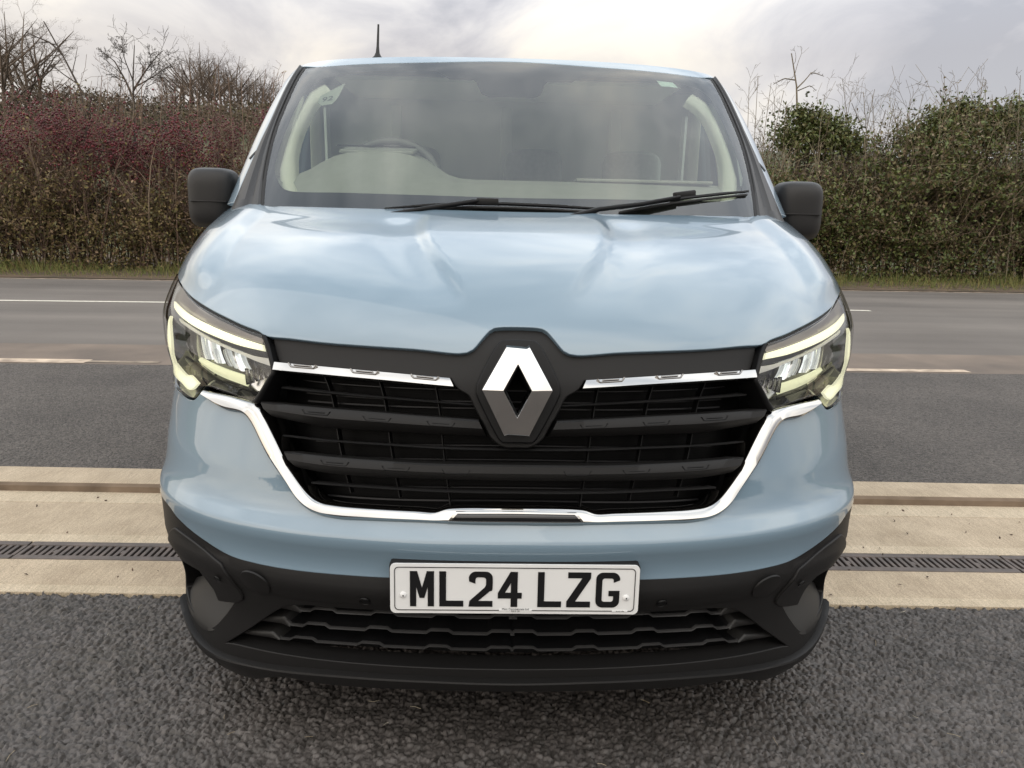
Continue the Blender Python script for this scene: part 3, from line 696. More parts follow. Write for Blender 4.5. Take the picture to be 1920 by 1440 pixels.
GLYPH = {
 'M': [[(0, 0), (0, 79), (15, 79), (25, 42), (35, 79), (50, 79), (50, 0), (37, 0), (37, 44), (30, 19), (20, 19), (13, 44), (13, 0)]],
 'L': [[(0, 0), (0, 79), (14, 79), (14, 13), (50, 13), (50, 0)]],
 '2': [[(0, 0), (50, 0), (50, 13), (20, 13), (44, 35)] + arc(38, 42, 12, -30, 0, 3) + arc(35, 64, 15, 0, 90) + arc(15, 63, 15, 90, 170, 6, 16) + [(.8, 57), (14, 52)] + arc(19, 60, 5, 170, 90, 4, 6.5) + arc(31, 61, 5, 90, 0, 4) + [(36, 49), (34, 44), (2, 13)]],
 '4': [[(0, 19), (0, 31), (26, 79), (41, 79), (41, 32), (50, 32), (50, 19), (41, 19), (41, 0), (27, 0), (27, 19)], [(15, 32), (27, 32), (27, 54)]],
 'Z': [[(0, 0), (50, 0), (50, 13), (18, 13), (50, 66), (50, 79), (2, 79), (2, 66), (32, 66), (0, 13)]],
 'G': [[(50, 62)] + arc(35, 64, 15, 0, 90) + arc(15, 64, 15, 90, 180) + arc(15, 15, 15, 180, 270) + arc(35, 15, 15, 270, 360) + [(50, 38), (27, 38), (27, 26), (37, 26)] + arc(32, 18, 5, 0, -90, 4) + arc(18, 18, 5, 270, 180, 4) + arc(18, 61, 5, 180, 90, 4) + arc(32, 61, 5, 90, 20, 3) + [(37, 56.5)]],
}
plate = empty('number_plate'); plate.parent = van; plate.location = (0, PY, PZ)
poly_mesh([rrect(.26, .0555, .011)], 0, M_PLATE, 'plate_sheet', plate, .0035)
bordo = rrect(.2515, .0487, .009); bordi = rrect(.2500, .0472, .0078)
poly_mesh([bordo, bordi], -.0012, M_INK, 'plate_border', plate, .001)
poly_mesh([[(-.033, -.0497), (.036, -.0497), (.036, -.0455), (-.033, -.0455)]], -.0016, M_PLATE, 'plate_label', plate, .0014)
poly_mesh([[(.205, -.0497), (.238, -.0497), (.238, -.0462), (.205, -.0462)]], -.0016, M_PLATE, 'plate_label', plate, .0014)
x = -.219
for ch in 'ML24 LZG':
    if ch == ' ': x += .022; continue
    poly_mesh([[(x + a * .001, -.0395 + b * .001) for a, b in lp] for lp in GLYPH[ch]], -.0014, M_INK, 'letter', plate, .0012)
    x += .061
def text(name, s, size, mat, parent, loc, rot=(rad(90), 0, 0), bold=0.):
    cu = bpy.data.curves.new(name, 'FONT'); cu.body = s; cu.size = size; cu.align_x = 'CENTER'; cu.extrude = .0002; cu.offset = bold
    to = bpy.data.objects.new(name, cu); COL.objects.link(to); dg = bpy.context.evaluated_depsgraph_get()
    me = bpy.data.meshes.new_from_object(to.evaluated_get(dg)); bpy.data.objects.remove(to)
    o_ = link(name, me, mat, parent, False); o_.location = loc; o_.rotation_euler = rot; return o_
text('supplier_name', 'Main Commercials Ltd', .0062, M_INK, plate, (.0015, -.002, -.0462))
text('supplier_name', 'CA12 1JR', .0045, M_INK, plate, (.0015, -.002, -.0503))
text('standard_mark', 'BS AU 145e', .0035, M_INK, plate, (.222, -.002, -.0485))
for s in (-1, 1):
    r = lathe('fixing_cap', [(0, .004), (.004, .0038), (.0065, .002), (.007, 0)], (0, 0, 0), M_WHITE, plate, 20); r.location = (s * .2335, 0, -.0145 if s < 0 else -.0175); r.rotation_euler = (rad(90), 0, 0)
    r = lathe('fixing_slot', [(0, .0045), (.0016, .0045), (.0018, .0035)], (0, 0, 0), M_PLASTG, plate, 10); r.location = (s * .2335 + .0005, 0, -.0145 if s < 0 else -.0175); r.rotation_euler = (rad(90), 0, 0)
plinth = box('plate_plinth', (0, -.002, PZ), (.526, .07, .104), M_PLAST, lb, .006)

# --- windscreen, its dark print, pillars, cab shell
glass_half = [(960, 117.5), (800, 118.5), (673, 122), (600, 127), (574, 130), (556, 160), (540, 195), (520, 245), (506, 300), (498, 350), (495.5, 385), (495, 400), (700, 404), (960, 412)]
frit_in = [(960, 177), (917, 177), (905, 172), (898, 160), (893, 149), (889, 146), (843, 143.5), (832, 138), (822, 132), (807, 129), (740, 130), (673, 133), (623, 139), (593, 148), (573, 162), (553, 197), (540, 225), (527, 258), (517, 287), (512, 305), (514, 325), (526, 348), (540, 355), (650, 358.5), (800, 363), (960, 368)]
gl = mirror_half(DU(glass_half)); fr = mirror_half(DU(frit_in))
panel('windscreen', UP, [gl], M_GLASS, van, .002, .003, .03, .02, .0015)
panel('windscreen_print', UP, [gl, fr], pmat('black_ceramic_print', (.012, .012, .012), .5), van, -.006, .002, .03, .012, .001)
def up_rib(nm, A, B, prof, mat, off=0., depth=.02, parent=van, **k):
    a = DU(A); b = DU(B); r = []
    for s in (1, -1): r.append(ribbon(nm, UP, [(s * p[0], p[1]) for p in a], [(s * p[0], p[1]) for p in b], prof, mat, parent, off=off, depth=depth, **k))
    return r
up_rib('windscreen_seal', [(487, 402), (489, 385), (492, 350), (500, 300), (514, 245), (534, 195), (551, 158), (571, 127)], [(496, 402), (497, 385), (499.5, 350), (507.5, 300), (521.5, 245), (541.5, 195), (557, 160), (575, 130)], rprof(.004), M_DARK, 0)
up_rib('pillar_trim', [(434, 396), (441, 380), (456, 345), (484, 280), (510, 226), (538, 166), (558, 134), (564, 126)], [(487, 396), (489, 384), (492, 350), (500, 300), (514, 245), (533, 195), (550, 158), (569, 127)],
       [(0, 0), (.05, .006), (.3, .011), (.55, .011), (.62, .004), (.72, .001), (.80, .006), (.95, .006), (1, 0)], M_MIRR, 0)
# cab shell: pillars, roof edge, door frames with a window each side
win = [UP.S(1.50, 1.335), UP.S(1.60, 1.45), UP.S(1.72, 1.60), UP.S(1.84, 1.72), UP.S(1.93, 1.765), UP.S(2.12, 1.78), UP.S(2.18, 1.74), UP.S(2.18, 1.40), UP.S(2.16, 1.335)]
fr_o = DU([(960, 116.5), (800, 117.5), (673, 121), (600, 126), (571, 125), (563, 127), (556, 135), (536, 166), (508, 226), (482, 280), (454, 345), (439, 380)]) + [UP.S(1.26, 1.285), UP.S(1.6, 1.287), UP.S(side_back, 1.287), UP.S(side_back, 1.60), UP.S(side_back, 1.838)]
topz = []
for q in np.linspace(UP.S(2.0, 1.838)[0], 0, 14): topz.append((q, float(UP.v(1.838))))
fr_o += topz
wl = [np.array(p) for p in win]
panel('cab_shell', UP, [mirror_half(fr_o), wl, flip(wl)], M_PAINT, van, .002, .03, .03, .015, .003)
for s in (1, -1):
    f = (lambda d: d) if s > 0 else flip
    panel('door_window', UP, [f(wl)], M_SGLASS, van, -.012, .003, .06, .03, .001)
# door shut line just behind the pillar
up_rib('door_joint', [(468, 298), (484, 281)], [(470, 300), (485, 283)], [(0, 0), (1, 0)], M_DARK, .0035, .001)
# interior pillar trim
up_rib('cab_pillar_trim', [(508, 300), (512, 335), (530, 352), (546, 358)], [(540, 298), (542, 318), (547, 338), (556, 352)], rprof(.02), M_CREAM, -.05, .02)
up_rib('cab_pillar_trim', [(508, 300), (522, 255), (548, 195), (568, 155), (595, 140)], [(540, 298), (541, 262), (556, 215), (580, 172), (612, 150)], rprof(.02), M_CREAM, -.05, .02)

# --- roof and load body
def loft_y(secs, name, mat, parent, capf=True, capb=True):
    V = []; F = []; n = len(secs[0])
    for s in secs: V += s
    for j in range(len(secs) - 1):
        for i in range(n - 1): F.append((j * n + i, j * n + i + 1, (j + 1) * n + i + 1, (j + 1) * n + i))
    if capb: F.append(tuple((len(secs) - 1) * n + i for i in range(n)))
    if capf: F.append(tuple(range(n))[::-1])
    me = mesh(name, V, F); bm = bmesh.new(); bm.from_mesh(me); bmesh.ops.recalc_face_normals(bm, faces=bm.faces[:]); bm.to_mesh(me); bm.free()
    return link(name, me, mat, parent, True, 30)
def section(Y, k=1.0, dz=0.):
    pts = []
    for z in (.26, .5, .8, 1.0, 1.2, 1.285): pts.append((float(BODY.W(z)) if z > .3 else .91, z))
    for z in (1.34, 1.5, 1.65, 1.75, 1.80, 1.84, 1.87, 1.89): pts.append((float(UP.W(z)), z))
    pts += [(.77, 1.903), (.70, 1.91), (.35, 1.915), (0, 1.918)]
    L_ = [(-x * k, Y, .26 + (z - .26) * (1 - dz)) for x, z in pts]; return L_ + [(-p[0], p[1], p[2]) for p in L_[-2::-1]]
loft_y([section(side_back + .004), section(3.4), section(4.7, .995), section(4.98, .97, .02)], 'load_body', M_PAINT, van, True, True)
# cab roof
rf = []; n_ = 25
for j in range(6):
    row = []
    for i in range(n_):
        q = (-1.45 + 2.9 * i / (n_ - 1))
        P, _ = UP.pt(np.array([(q, float(UP.v(1.838)))]), .0); p = P[0]
        t = j / 5; y = p[1] * (1 - t) + (side_back + .004) * t; zt = float(np.interp(abs(p[0]), [0, .35, .70, .77, .80, .84, .872, .9], [1.906, 1.904, 1.900, 1.892, 1.880, 1.862, 1.838, 1.838])); z = 1.838 + (zt - 1.838) * (1 - (1 - t)**1.35); row.append((p[0], y, z))
    rf.append(row)
loft_y(rf, 'roof', M_PAINT, van, False, False)
# aerial
ap = atY(708, 108, 1.92); ap = Vector((ap[0], 1.92, 1.885))
aer = empty('aerial'); aer.parent = van
lathe('aerial_base', [(.0, .032), (.009, .031), (.014, .02), (.03, .006), (.034, 0), (.034, -.012)], ap, M_RUB, aer, 20)
tip = atY(709.5, 46, 1.95)
tube_obj('aerial_mast', [([ap + Vector((0, 0, .02)), ap + Vector((0, .01, .06)), Vector(tip)], [.0095, .0055, .004])], M_RUB, aer, 8)

# --- mirrors
def mirror(s):
    mo = empty('door_mirror'); mo.parent = van
    c = atY(397, 374, 1.33); cx_ = abs(c[0]); cz = float(c[2])
    top = float(atY(397, 314, 1.33)[2]); bot = float(atY(397, 427, 1.33)[2]); hw = abs(float(atY(354, 374, 1.33)[0]) - float(atY(444, 374, 1.33)[0])) / 2
    zs = float(atY(397, 377.5, 1.33)[2])
    def wp(p):
        zz = (p.z + cz - bot) / (top - bot); k = 1 - .13 * max(0, .55 - zz)**1.3 * 2.2
        return Vector((p.x * k + s * -.010 * max(0, .5 - zz) * 2 * -1, p.y * (1 - .15 * abs(p.x / hw)**2), p.z))
    h = (top - bot) / 2; zm = (top + bot) / 2
    superell('mirror_housing', (s * cx_, 1.37, zm), (hw, .085, h), (.52, .46), M_MIRR, mo, 56, 36, wp)
    box('mirror_joint', (s * cx_, 1.30, zs), (hw * 1.55, .036, .0035), M_MIRR, mo, .001)
    tube_obj('mirror_arm', [([(s * (cx_ - hw * .6), 1.40, zm - .03), (s * (cx_ - hw - .03), 1.44, zm - .05), (s * .93, 1.46, zm - .06)], [.04, .04, .045])], M_PLASTD, mo, 12)
    g = box('mirror_glass', (s * cx_, 1.458, zm), (hw * 1.5, .004, h * 1.6), M_CHROME, mo, .001)
mirror(-1); mirror(1)

# --- wipers
def wiper(A, arm, conn, tipw):
    w = empty('wiper'); w.parent = van
    def P(px, py, off): u = UP.hit(px, py); p, n = UP.pt(np.array([u]), off); return Vector(p[0])
    tube_obj('wiper_blade', [([P(x, y, .014) for x, y in A], [.002] + [.0055] * (len(A) - 2) + [.004])], M_PLASTD, w, 6)
    tube_obj('wiper_rubber', [([P(x, y + 3, .006) for x, y in A], .004)], M_RUB, w, 5)
    tube_obj('wiper_arm', [([P(x, y, .022) for x, y in arm], [.007] * (len(arm) - 1) + [.005])], M_PLASTD, w, 8)
    c0, c1 = P(*conn[0], .018), P(*conn[1], .018); d = (c1 - c0)
    bm = bmesh.new(); q = Vector((1, 0, 0)).rotation_difference(d.normalized()).to_matrix(); bm_box(bm, (c0 + c1) / 2, (d.length, .018, .020), q); bm_link('wiper_clip', bm, M_PLASTG, w, bevel=.005)
wiper([(723, 398), (800, 393), (880, 389), (950, 390), (1040, 394), (1118, 399)], [(700, 420), (800, 403), (880, 391), (905, 387)], ((893, 387), (935, 388)), 0)
wiper([(1160, 399), (1200, 391), (1260, 381), (1300, 376), (1350, 370), (1398, 365)], [(1060, 420), (1120, 404), (1200, 394), (1270, 380)], ((1260, 376), (1298, 371)), 0)
# cowl under the glass
o = mirror_half(DU([(960, 400), (700, 395), (500, 388), (440, 388), (432, 420), (600, 432), (960, 440)]))
panel('scuttle_panel', UP, [o], M_DARK, van, -.03, .01, .05)

# --- stickers on the glass
so_ = DU([(594, 188), (598, 176), (640, 154), (645, 152), (631, 178), (621, 190), (600, 193)])
st = panel('windscreen_sticker', UP, [[np.array(p) for p in so_]], pmat('pale_sticker', (.40, .45, .38), .6), van, -.010, .0008, .02, .006, .0005)
def on_glass_text(s, px, py, size, off, mat, slope):
    u = UP.hit(px, py); P, n = UP.pt(np.array([u]), off); P2, _ = UP.pt(np.array([UP.hit(px + 10, py + slope * 10)]), off)
    xax = Vector(P2[0] - P[0]).normalized(); z = Vector(n[0]); z = (z - xax * z.dot(xax)).normalized(); y = z.cross(xax)
    o_ = text('sticker_number', s, size, mat, st, (0, 0, 0)); o_.matrix_local = Matrix((( xax.x, y.x, z.x, P[0][0]), (xax.y, y.y, z.y, P[0][1]), (xax.z, y.z, z.z, P[0][2]), (0, 0, 0, 1)))
on_glass_text('92', 611, 185, .045, -.0085, pmat('sticker_ink', (.10, .12, .11), .6), -.2)
so_ = DU([(1232, 150), (1262, 153.5), (1272, 163), (1240, 160)])
panel('windscreen_label', UP, [[np.array(p) for p in so_]], pmat('mint_label', (.62, .78, .70), .5), van, -.003, .0008, .02, .006, .0005)

# --- cab interior
dash_top = 1.145
V = []; prof = [(.90, 1.30), (1.0, 1.36), (1.15, 1.385), (1.34, 1.385), (1.41, 1.36), (1.43, 1.22), (1.45, .75)]
rows = []
for x in np.linspace(-.84, .84, 41):
    dy = .16 * (abs(x) / .84)**2.2; lift = .10 * math.exp(-((x + .45) / .21)**4); row = []
    for (y, z) in prof: row.append((x, y + dy * max(0, (1.3 - y) / .4) if y < 1.3 else y, z + (lift * sstep(1.02, 1.20, y) if z > 1.1 else 0)))
    rows.append(row)
loft_y(rows, 'dashboard', M_DASH, van, False, False)
bm = bmesh.new(); bm_box(bm, (-.45, 1.255, 1.478), (.25, .14, .012), Matrix.Rotation(rad(8), 3, 'X')); bm_link('instrument_hood_lid', bm, M_DASH, van, bevel=.005)
bm = bmesh.new(); bm_box(bm, (.45, 1.22, 1.392), (.46, .16, .010)); bm_link('glovebox_lid', bm, M_DASH, van, bevel=.004)
bm = bmesh.new(); bm_box(bm, (-.45, 1.19, 1.4875), (.262, .008, .004), Matrix.Rotation(rad(8), 3, 'X')); bm_link('lid_groove', bm, M_PLASTG, van, bevel=.001)
def ringpath(c, r, tilt, n=40):
    return [Vector(c) + Matrix.Rotation(rad(tilt), 3, 'X') @ Vector((r * math.cos(2 * math.pi * i / n), 0, r * math.sin(2 * math.pi * i / n))) for i in range(n + 1)]
sw = empty('steering_wheel'); sw.parent = van
tube_obj('wheel_rim', [(ringpath((-.45, 1.53, 1.375), .19, -28), .015)], M_WHEEL, sw, 8)
superell('airbag_hub', (-.45, 1.53, 1.335), (.09, .03, .07), (.5, .5), M_PLASTD, sw, 24, 14)
tube_obj('wheel_spoke', [([(-.62, 1.53, 1.335), (-.45, 1.52, 1.335), (-.28, 1.53, 1.335)], .013)], M_PLASTD, sw, 6)
def seat(x, w):
    se = empty('seat'); se.parent = van
    superell('seat_back', (x, 2.02, 1.08), (w / 2, .07, .33), (.4, .4), M_SEAT, se, 32, 20)
    superell('seat_cushion', (x, 1.76, .78), (w / 2, .26, .08), (.4, .5), M_SEAT, se, 32, 16)
    for k in ((0,) if w < .6 else (-.22, .22)): superell('headrest', (x + k, 2.06, 1.47), (.13, .05, .09), (.5, .5), M_SEAT, se, 24, 16)
seat(-.42, .5); seat(.34, .9)
box('bulkhead', (0, 2.215, 1.15), (1.74, .02, 1.36), M_BULK, van, .004)
for x in (-.5, 0, .5): box('bulkhead_rib', (x, 2.196, 1.25), (.05, .02, 1.0), M_BULK, van, .008)
box('headliner', (0, 1.95, 1.785), (1.36, .5, .02), M_BULK, van, .006)
box('cab_floor', (0, 1.4, .45), (1.7, 1.6, .03), M_DASH, van, .004)
for s in (-1, 1):
    box('door_trim', (s * .915, 1.72, 1.02), (.03, .95, .62), M_DOORTRIM, van, .01)
    box('door_pillar', (s * .855, 2.17, 1.52), (.05, .09, .56), M_DOORTRIM, van, .015)
    tube_obj('seat_belt', [([(s * .80, 2.12, 1.72), (s * .79, 2.10, 1.30), (s * .78, 2.08, .8)], .014)], M_BULK, van, 6)

# --- chassis and wheels
bm = bmesh.new(); bm_box(bm, (0, .52, .215), (1.2, .56, .02)); bm_box(bm, (0, 1.1, .19), (1.15, .9, .02)); bm_link('undertray', bm, M_DARK, van, bevel=.004)  # unseen tray added to darken the ground under the nose
box('floor_pan', (0, 2.7, .26), (1.7, 4.4, .06), M_DARK, van, .01)  # unseen dark plate added to block light under the body
for s in (-1, 1):
    bm = bmesh.new(); n = 20
    for y0 in (.95,):
        vs = []
        for xx in (s * .60, s * .895):
            vs.append([bm.verts.new((xx, .95 + .415 * math.cos(rad(-20 + 220 * i / n)), .33 + .415 * math.sin(rad(-20 + 220 * i / n)))) for i in range(n + 1)])
        for i in range(n): bm.faces.new((vs[0][i], vs[0][i + 1], vs[1][i + 1], vs[1][i]))
    bm_link('wheel_arch_liner', bm, M_DARK, van)
    for y in (.95, 4.05):
        w = empty('wheel', (s * .80, y, .33)); w.parent = van
        lathe('tyre', [(.20, -.095), (.30, -.105), (.322, -.095), (.33, -.07), (.33, .07), (.322, .095), (.30, .105), (.20, .095)], (0, 0, 0), M_RUBT, w, 48, 'X')
        lathe('rim', [(0, s * .05), (.06, s * .06), (.07, s * .04), (.16, s * .05), (.19, s * .085), (.205, s * .09), (.205, s * -.09)], (0, 0, 0), M_CHROMES, w, 40, 'X')

# ================================================================== THE SETTING
RNG = np.random.default_rng(11)
def line(p, q):
    a = ground(*p); b = ground(*q); k = (b[1] - a[1]) / (b[0] - a[0]); return lambda x: a[1] + k * (x - a[0])
def sheet(name, f0, f1, x0, x1, z, mat, n=1, kind='structure'):
    xs = np.linspace(x0, x1, n + 1); V = []; F = []
    for x in xs: V += [(x, f0(x), z), (x, f1(x), z)]
    for i in range(n): F.append((2 * i, 2 * i + 2, 2 * i + 3, 2 * i + 1))
    o = link(name, mesh(name, V, F), mat, None, False); tag(o, kind=kind); return o
# --- fast mesh from arrays
def array_mesh(name, V, F, mat, parent, smooth=False):
    V = np.asarray(V, np.float32); F = np.asarray(F, np.int32); me = bpy.data.meshes.new(name); me.vertices.add(len(V)); me.vertices.foreach_set('co', V.ravel())
    k = F.shape[1]; me.loops.add(F.size); me.loops.foreach_set('vertex_index', F.ravel()); me.polygons.add(len(F)); me.polygons.foreach_set('loop_start', np.arange(0, F.size, k, dtype=np.int32)); me.update(calc_edges=True); me.validate()
    return link(name, me, mat, parent, smooth)
# --- ground materials
def tarmac(name, cell, dark, light, bumpd, patch=(.8, 1.25), stain=(.06, .058, .05), rough=.62):
    m = bpy.data.materials.new(name); m.use_nodes = True; nt = m.node_tree; N = nt.nodes; L = nt.links; b = N['Principled BSDF']
    tc = N.new('ShaderNodeTexCoord'); ns = N.new('ShaderNodeTexNoise'); ns.inputs['Scale'].default_value = cell * .55; ns.inputs['Detail'].default_value = 3
    L.new(tc.outputs['Object'], ns.inputs[0])
    mx = N.new('ShaderNodeMix'); mx.data_type = 'RGBA'; mx.blend_type = 'LINEAR_LIGHT'; mx.inputs[0].default_value = .9 / cell
    L.new(tc.outputs['Object'], mx.inputs[6]); L.new(ns.outputs['Color'], mx.inputs[7])
    v = N.new('ShaderNodeTexVoronoi'); v.inputs['Scale'].default_value = cell; L.new(mx.outputs[2], v.inputs['Vector'])
    v2 = N.new('ShaderNodeTexVoronoi'); v2.inputs['Scale'].default_value = cell * 2.1; L.new(mx.outputs[2], v2.inputs['Vector'])
    r = N.new('ShaderNodeValToRGB'); r.color_ramp.elements[0].color = (*dark, 1); r.color_ramp.elements[1].color = (*light, 1)
    sp = N.new('ShaderNodeSeparateColor'); L.new(v.outputs['Color'], sp.inputs[0]); L.new(sp.outputs[0], r.inputs[0])
    big = N.new('ShaderNodeTexNoise'); big.inputs['Scale'].default_value = 1.3; big.inputs['Detail'].default_value = 5; L.new(tc.outputs['Object'], big.inputs[0])
    mr = N.new('ShaderNodeMapRange'); mr.inputs[1].default_value = .3; mr.inputs[2].default_value = .7; mr.inputs[3].default_value = patch[0]; mr.inputs[4].default_value = patch[1]
    L.new(big.outputs[0], mr.inputs[0])
    mu = N.new('ShaderNodeMix'); mu.data_type = 'RGBA'; mu.blend_type = 'MULTIPLY'; mu.inputs[0].default_value = 1; L.new(r.outputs[0], mu.inputs[6]); L.new(mr.outputs[0], mu.inputs[7])
    st = N.new('ShaderNodeTexNoise'); st.inputs['Scale'].default_value = .7; st.inputs['Detail'].default_value = 8; st.inputs['Roughness'].default_value = .7; L.new(tc.outputs['Object'], st.inputs[0])
    sr = N.new('ShaderNodeMapRange'); sr.inputs[1].default_value = .55; sr.inputs[2].default_value = .75; sr.inputs[4].default_value = .45; L.new(st.outputs[0], sr.inputs[0])
    ms = N.new('ShaderNodeMix'); ms.data_type = 'RGBA'; L.new(sr.outputs[0], ms.inputs[0]); L.new(mu.outputs[2], ms.inputs[6]); ms.inputs[7].default_value = (*stain, 1)
    L.new(ms.outputs[2], b.inputs['Base Color']); b.inputs['Roughness'].default_value = rough; b.inputs['Specular IOR Level'].default_value = .4
    h = N.new('ShaderNodeMath'); h.operation = 'MULTIPLY_ADD'; h.inputs[1].default_value = -.35; L.new(v2.outputs['Distance'], h.inputs[0])
    h2 = N.new('ShaderNodeMath'); h2.operation = 'SUBTRACT'; h2.inputs[0].default_value = 1; L.new(v.outputs['Distance'], h2.inputs[1]); L.new(h2.outputs[0], h.inputs[2])
    bp = N.new('ShaderNodeBump'); bp.inputs['Strength'].default_value = 1; bp.inputs['Distance'].default_value = bumpd; L.new(h.outputs[0], bp.inputs['Height']); L.new(bp.outputs[0], b.inputs['Normal'])
    return m
M_TARN = tarmac('coarse_forecourt_tarmac', 66, (.028, .024, .022), (.125, .108, .098), .022, stain=(.088, .082, .066))
M_STONE = tarmac('forecourt_stone', 50, (.048, .043, .039), (.104, .093, .087), .0012, stain=(.088, .080, .062), rough=.5)
M_TARB = tarmac('layby_tarmac', 95, (.050, .043, .037), (.158, .137, .120), .014, stain=(.13, .114, .098))
def roadmat():
    m = pmat('road_asphalt', (.10, .09, .085), .8, var=(.5, (.112, .097, .084), (.150, .132, .115)), bump=(220, .5, .004)); nt = m.node_tree; N = nt.nodes; L = nt.links
    b = N['Principled BSDF']; src = b.inputs['Base Color'].links[0].from_socket
    g = N.new('ShaderNodeNewGeometry'); mp = N.new('ShaderNodeMapping'); mp.inputs['Rotation'].default_value = (0, 0, rad(-3)); mp.inputs['Scale'].default_value = (.05, 1.0, 1); L.new(g.outputs['Position'], mp.inputs[0])
    n = N.new('ShaderNodeTexNoise'); n.inputs['Scale'].default_value = 1.0; n.inputs['Detail'].default_value = 5; L.new(mp.outputs[0], n.inputs[0])
    r = N.new('ShaderNodeMapRange'); r.inputs[1].default_value = .35; r.inputs[2].default_value = .68; r.inputs[3].default_value = .78; r.inputs[4].default_value = 1.25; L.new(n.outputs[0], r.inputs[0])
    x = N.new('ShaderNodeMix'); x.data_type = 'RGBA'; x.blend_type = 'MULTIPLY'; x.inputs[0].default_value = 1; L.new(src, x.inputs[6]); L.new(r.outputs[0], x.inputs[7]); L.new(x.outputs[2], b.inputs['Base Color'])
    return m
M_ROAD = roadmat()
M_DIRT = pmat('muddy_road_edge', (.17, .13, .10), .85, var=(1.6, (.115, .092, .075), (.20, .155, .12)), bump=(150, .5, .004))
def concmat(name, a, c):
    m = pmat(name, a, .85, var=(5, a, c)); nt = m.node_tree; N = nt.nodes; L = nt.links; b = N['Principled BSDF']; src = b.inputs['Base Color'].links[0].from_socket
    tc = N.new('ShaderNodeTexCoord'); mp = N.new('ShaderNodeMapping'); mp.inputs['Rotation'].default_value = (0, 0, rad(8)); mp.inputs['Scale'].default_value = (130, 9, 1); L.new(tc.outputs['Object'], mp.inputs[0])
    n = N.new('ShaderNodeTexNoise'); n.inputs['Scale'].default_value = 1; n.inputs['Detail'].default_value = 4; L.new(mp.outputs[0], n.inputs[0])
    f = N.new('ShaderNodeTexNoise'); f.inputs['Scale'].default_value = 260; f.inputs['Detail'].default_value = 2; L.new(tc.outputs['Object'], f.inputs[0])
    ad = N.new('ShaderNodeMath'); ad.operation = 'ADD'; hn = N.new('ShaderNodeMath'); hn.operation = 'MULTIPLY_ADD'; hn.inputs[1].default_value = .45; hn.inputs[2].default_value = .275; L.new(n.outputs[0], hn.inputs[0]); L.new(hn.outputs[0], ad.inputs[0]); L.new(f.outputs[0], ad.inputs[1])
    r = N.new('ShaderNodeMapRange'); r.inputs[1].default_value = .7; r.inputs[2].default_value = 1.3; r.inputs[3].default_value = .58; r.inputs[4].default_value = 1.36; L.new(ad.outputs[0], r.inputs[0])
    x = N.new('ShaderNodeMix'); x.data_type = 'RGBA'; x.blend_type = 'MULTIPLY'; x.inputs[0].default_value = 1; L.new(src, x.inputs[6]); L.new(r.outputs[0], x.inputs[7])
    w = N.new('ShaderNodeTexNoise'); w.inputs['Scale'].default_value = 2.2; w.inputs['Detail'].default_value = 8; w.inputs['Roughness'].default_value = .7; L.new(tc.outputs['Object'], w.inputs[0])
    wr = N.new('ShaderNodeMapRange'); wr.inputs[1].default_value = .52; wr.inputs[2].default_value = .78; wr.inputs[4].default_value = .5; L.new(w.outputs[0], wr.inputs[0])
    y = N.new('ShaderNodeMix'); y.data_type = 'RGBA'; L.new(wr.outputs[0], y.inputs[0]); L.new(x.outputs[2], y.inputs[6]); y.inputs[7].default_value = (.27, .205, .135, 1); L.new(y.outputs[2], b.inputs['Base Color'])
    bp = N.new('ShaderNodeBump'); bp.inputs['Strength'].default_value = .6; bp.inputs['Distance'].default_value = .003; L.new(ad.outputs[0], bp.inputs['Height']); L.new(bp.outputs[0], b.inputs['Normal'])
    return m
M_CONC = concmat('brushed_concrete', (.385, .305, .212), (.50, .405, .29))
M_CONCE = concmat('smooth_concrete_margin', (.45, .368, .258), (.55, .455, .33))
M_IRON = pmat('cast_iron_grating', (.10, .085, .078), .6, .3, var=(14, (.075, .065, .06), (.15, .12, .105)), bump=(120, .4, .002))
M_LINE = pmat('road_paint', (.62, .58, .48), .7, var=(18, (.50, .46, .38), (.72, .69, .60)))
M_LINEW = pmat('worn_road_paint', (.55, .42, .30), .8, var=(7, (.26, .2, .15), (.66, .53, .40)))
M_LINEF = pmat('faded_road_paint', (.3, .24, .18), .8, var=(9, (.16, .125, .095), (.38, .31, .23)))
M_SOIL = pmat('field_grass_soil', (.06, .065, .025), .95, var=(.15, (.045, .052, .02), (.085, .085, .035)))
# --- ground: one terrain sheet, rising into a hill beyond the hedge
hb = line((0, 506), (1920, 533)); road_far = line((0, 520), (1920, 549)); road_near = line((0, 681), (1920, 702))
c_near = line((0, 1112), (1920, 1142)); c_far = line((0, 888), (1920, 922)); kerb = line((0, 922), (1920, 953)); kerb_t = line((0, 917.5), (1920, 946))
g_far = line((0, 1017), (1920, 1044)); g_near = line((0, 1050), (1920, 1077)); m1 = line((0, 942), (1920, 974)); m2 = line((0, 1003), (1920, 1030)); m3 = line((0, 1098), (1920, 1127))
def hillz(x, y):
    d = np.maximum(y - 21, 0); lft = sstep(2, -14, x) if False else (1 - sstep(-14, 3, np.asarray(x, float)))
    top = 8.7 + 1.6 * lft
    z = top * (1 - np.exp(-(d / 30.)**1.25))
    return z + .25 * np.sin(x * .11 + 1) * sstep(25, 60, y) - .03
def build_ground():
    ys = np.concatenate([np.linspace(-60, 20, 12), np.linspace(21, 120, 40), np.linspace(130, 900, 14)]); xs = np.concatenate([np.linspace(-700, -60, 10), np.linspace(-55, 55, 45), np.linspace(60, 700, 10)])
    V = []; F = []; nx = len(xs)
    for y in ys:
        for x in xs: V.append((x, y, float(hillz(x, y))))
    for j in range(len(ys) - 1):
        for i in range(nx - 1): F.append((j * nx + i, j * nx + i + 1, (j + 1) * nx + i + 1, (j + 1) * nx + i))
    tag(link('ground', mesh('ground', V, F), M_SOIL), kind='structure')
build_ground()
E_ = .004
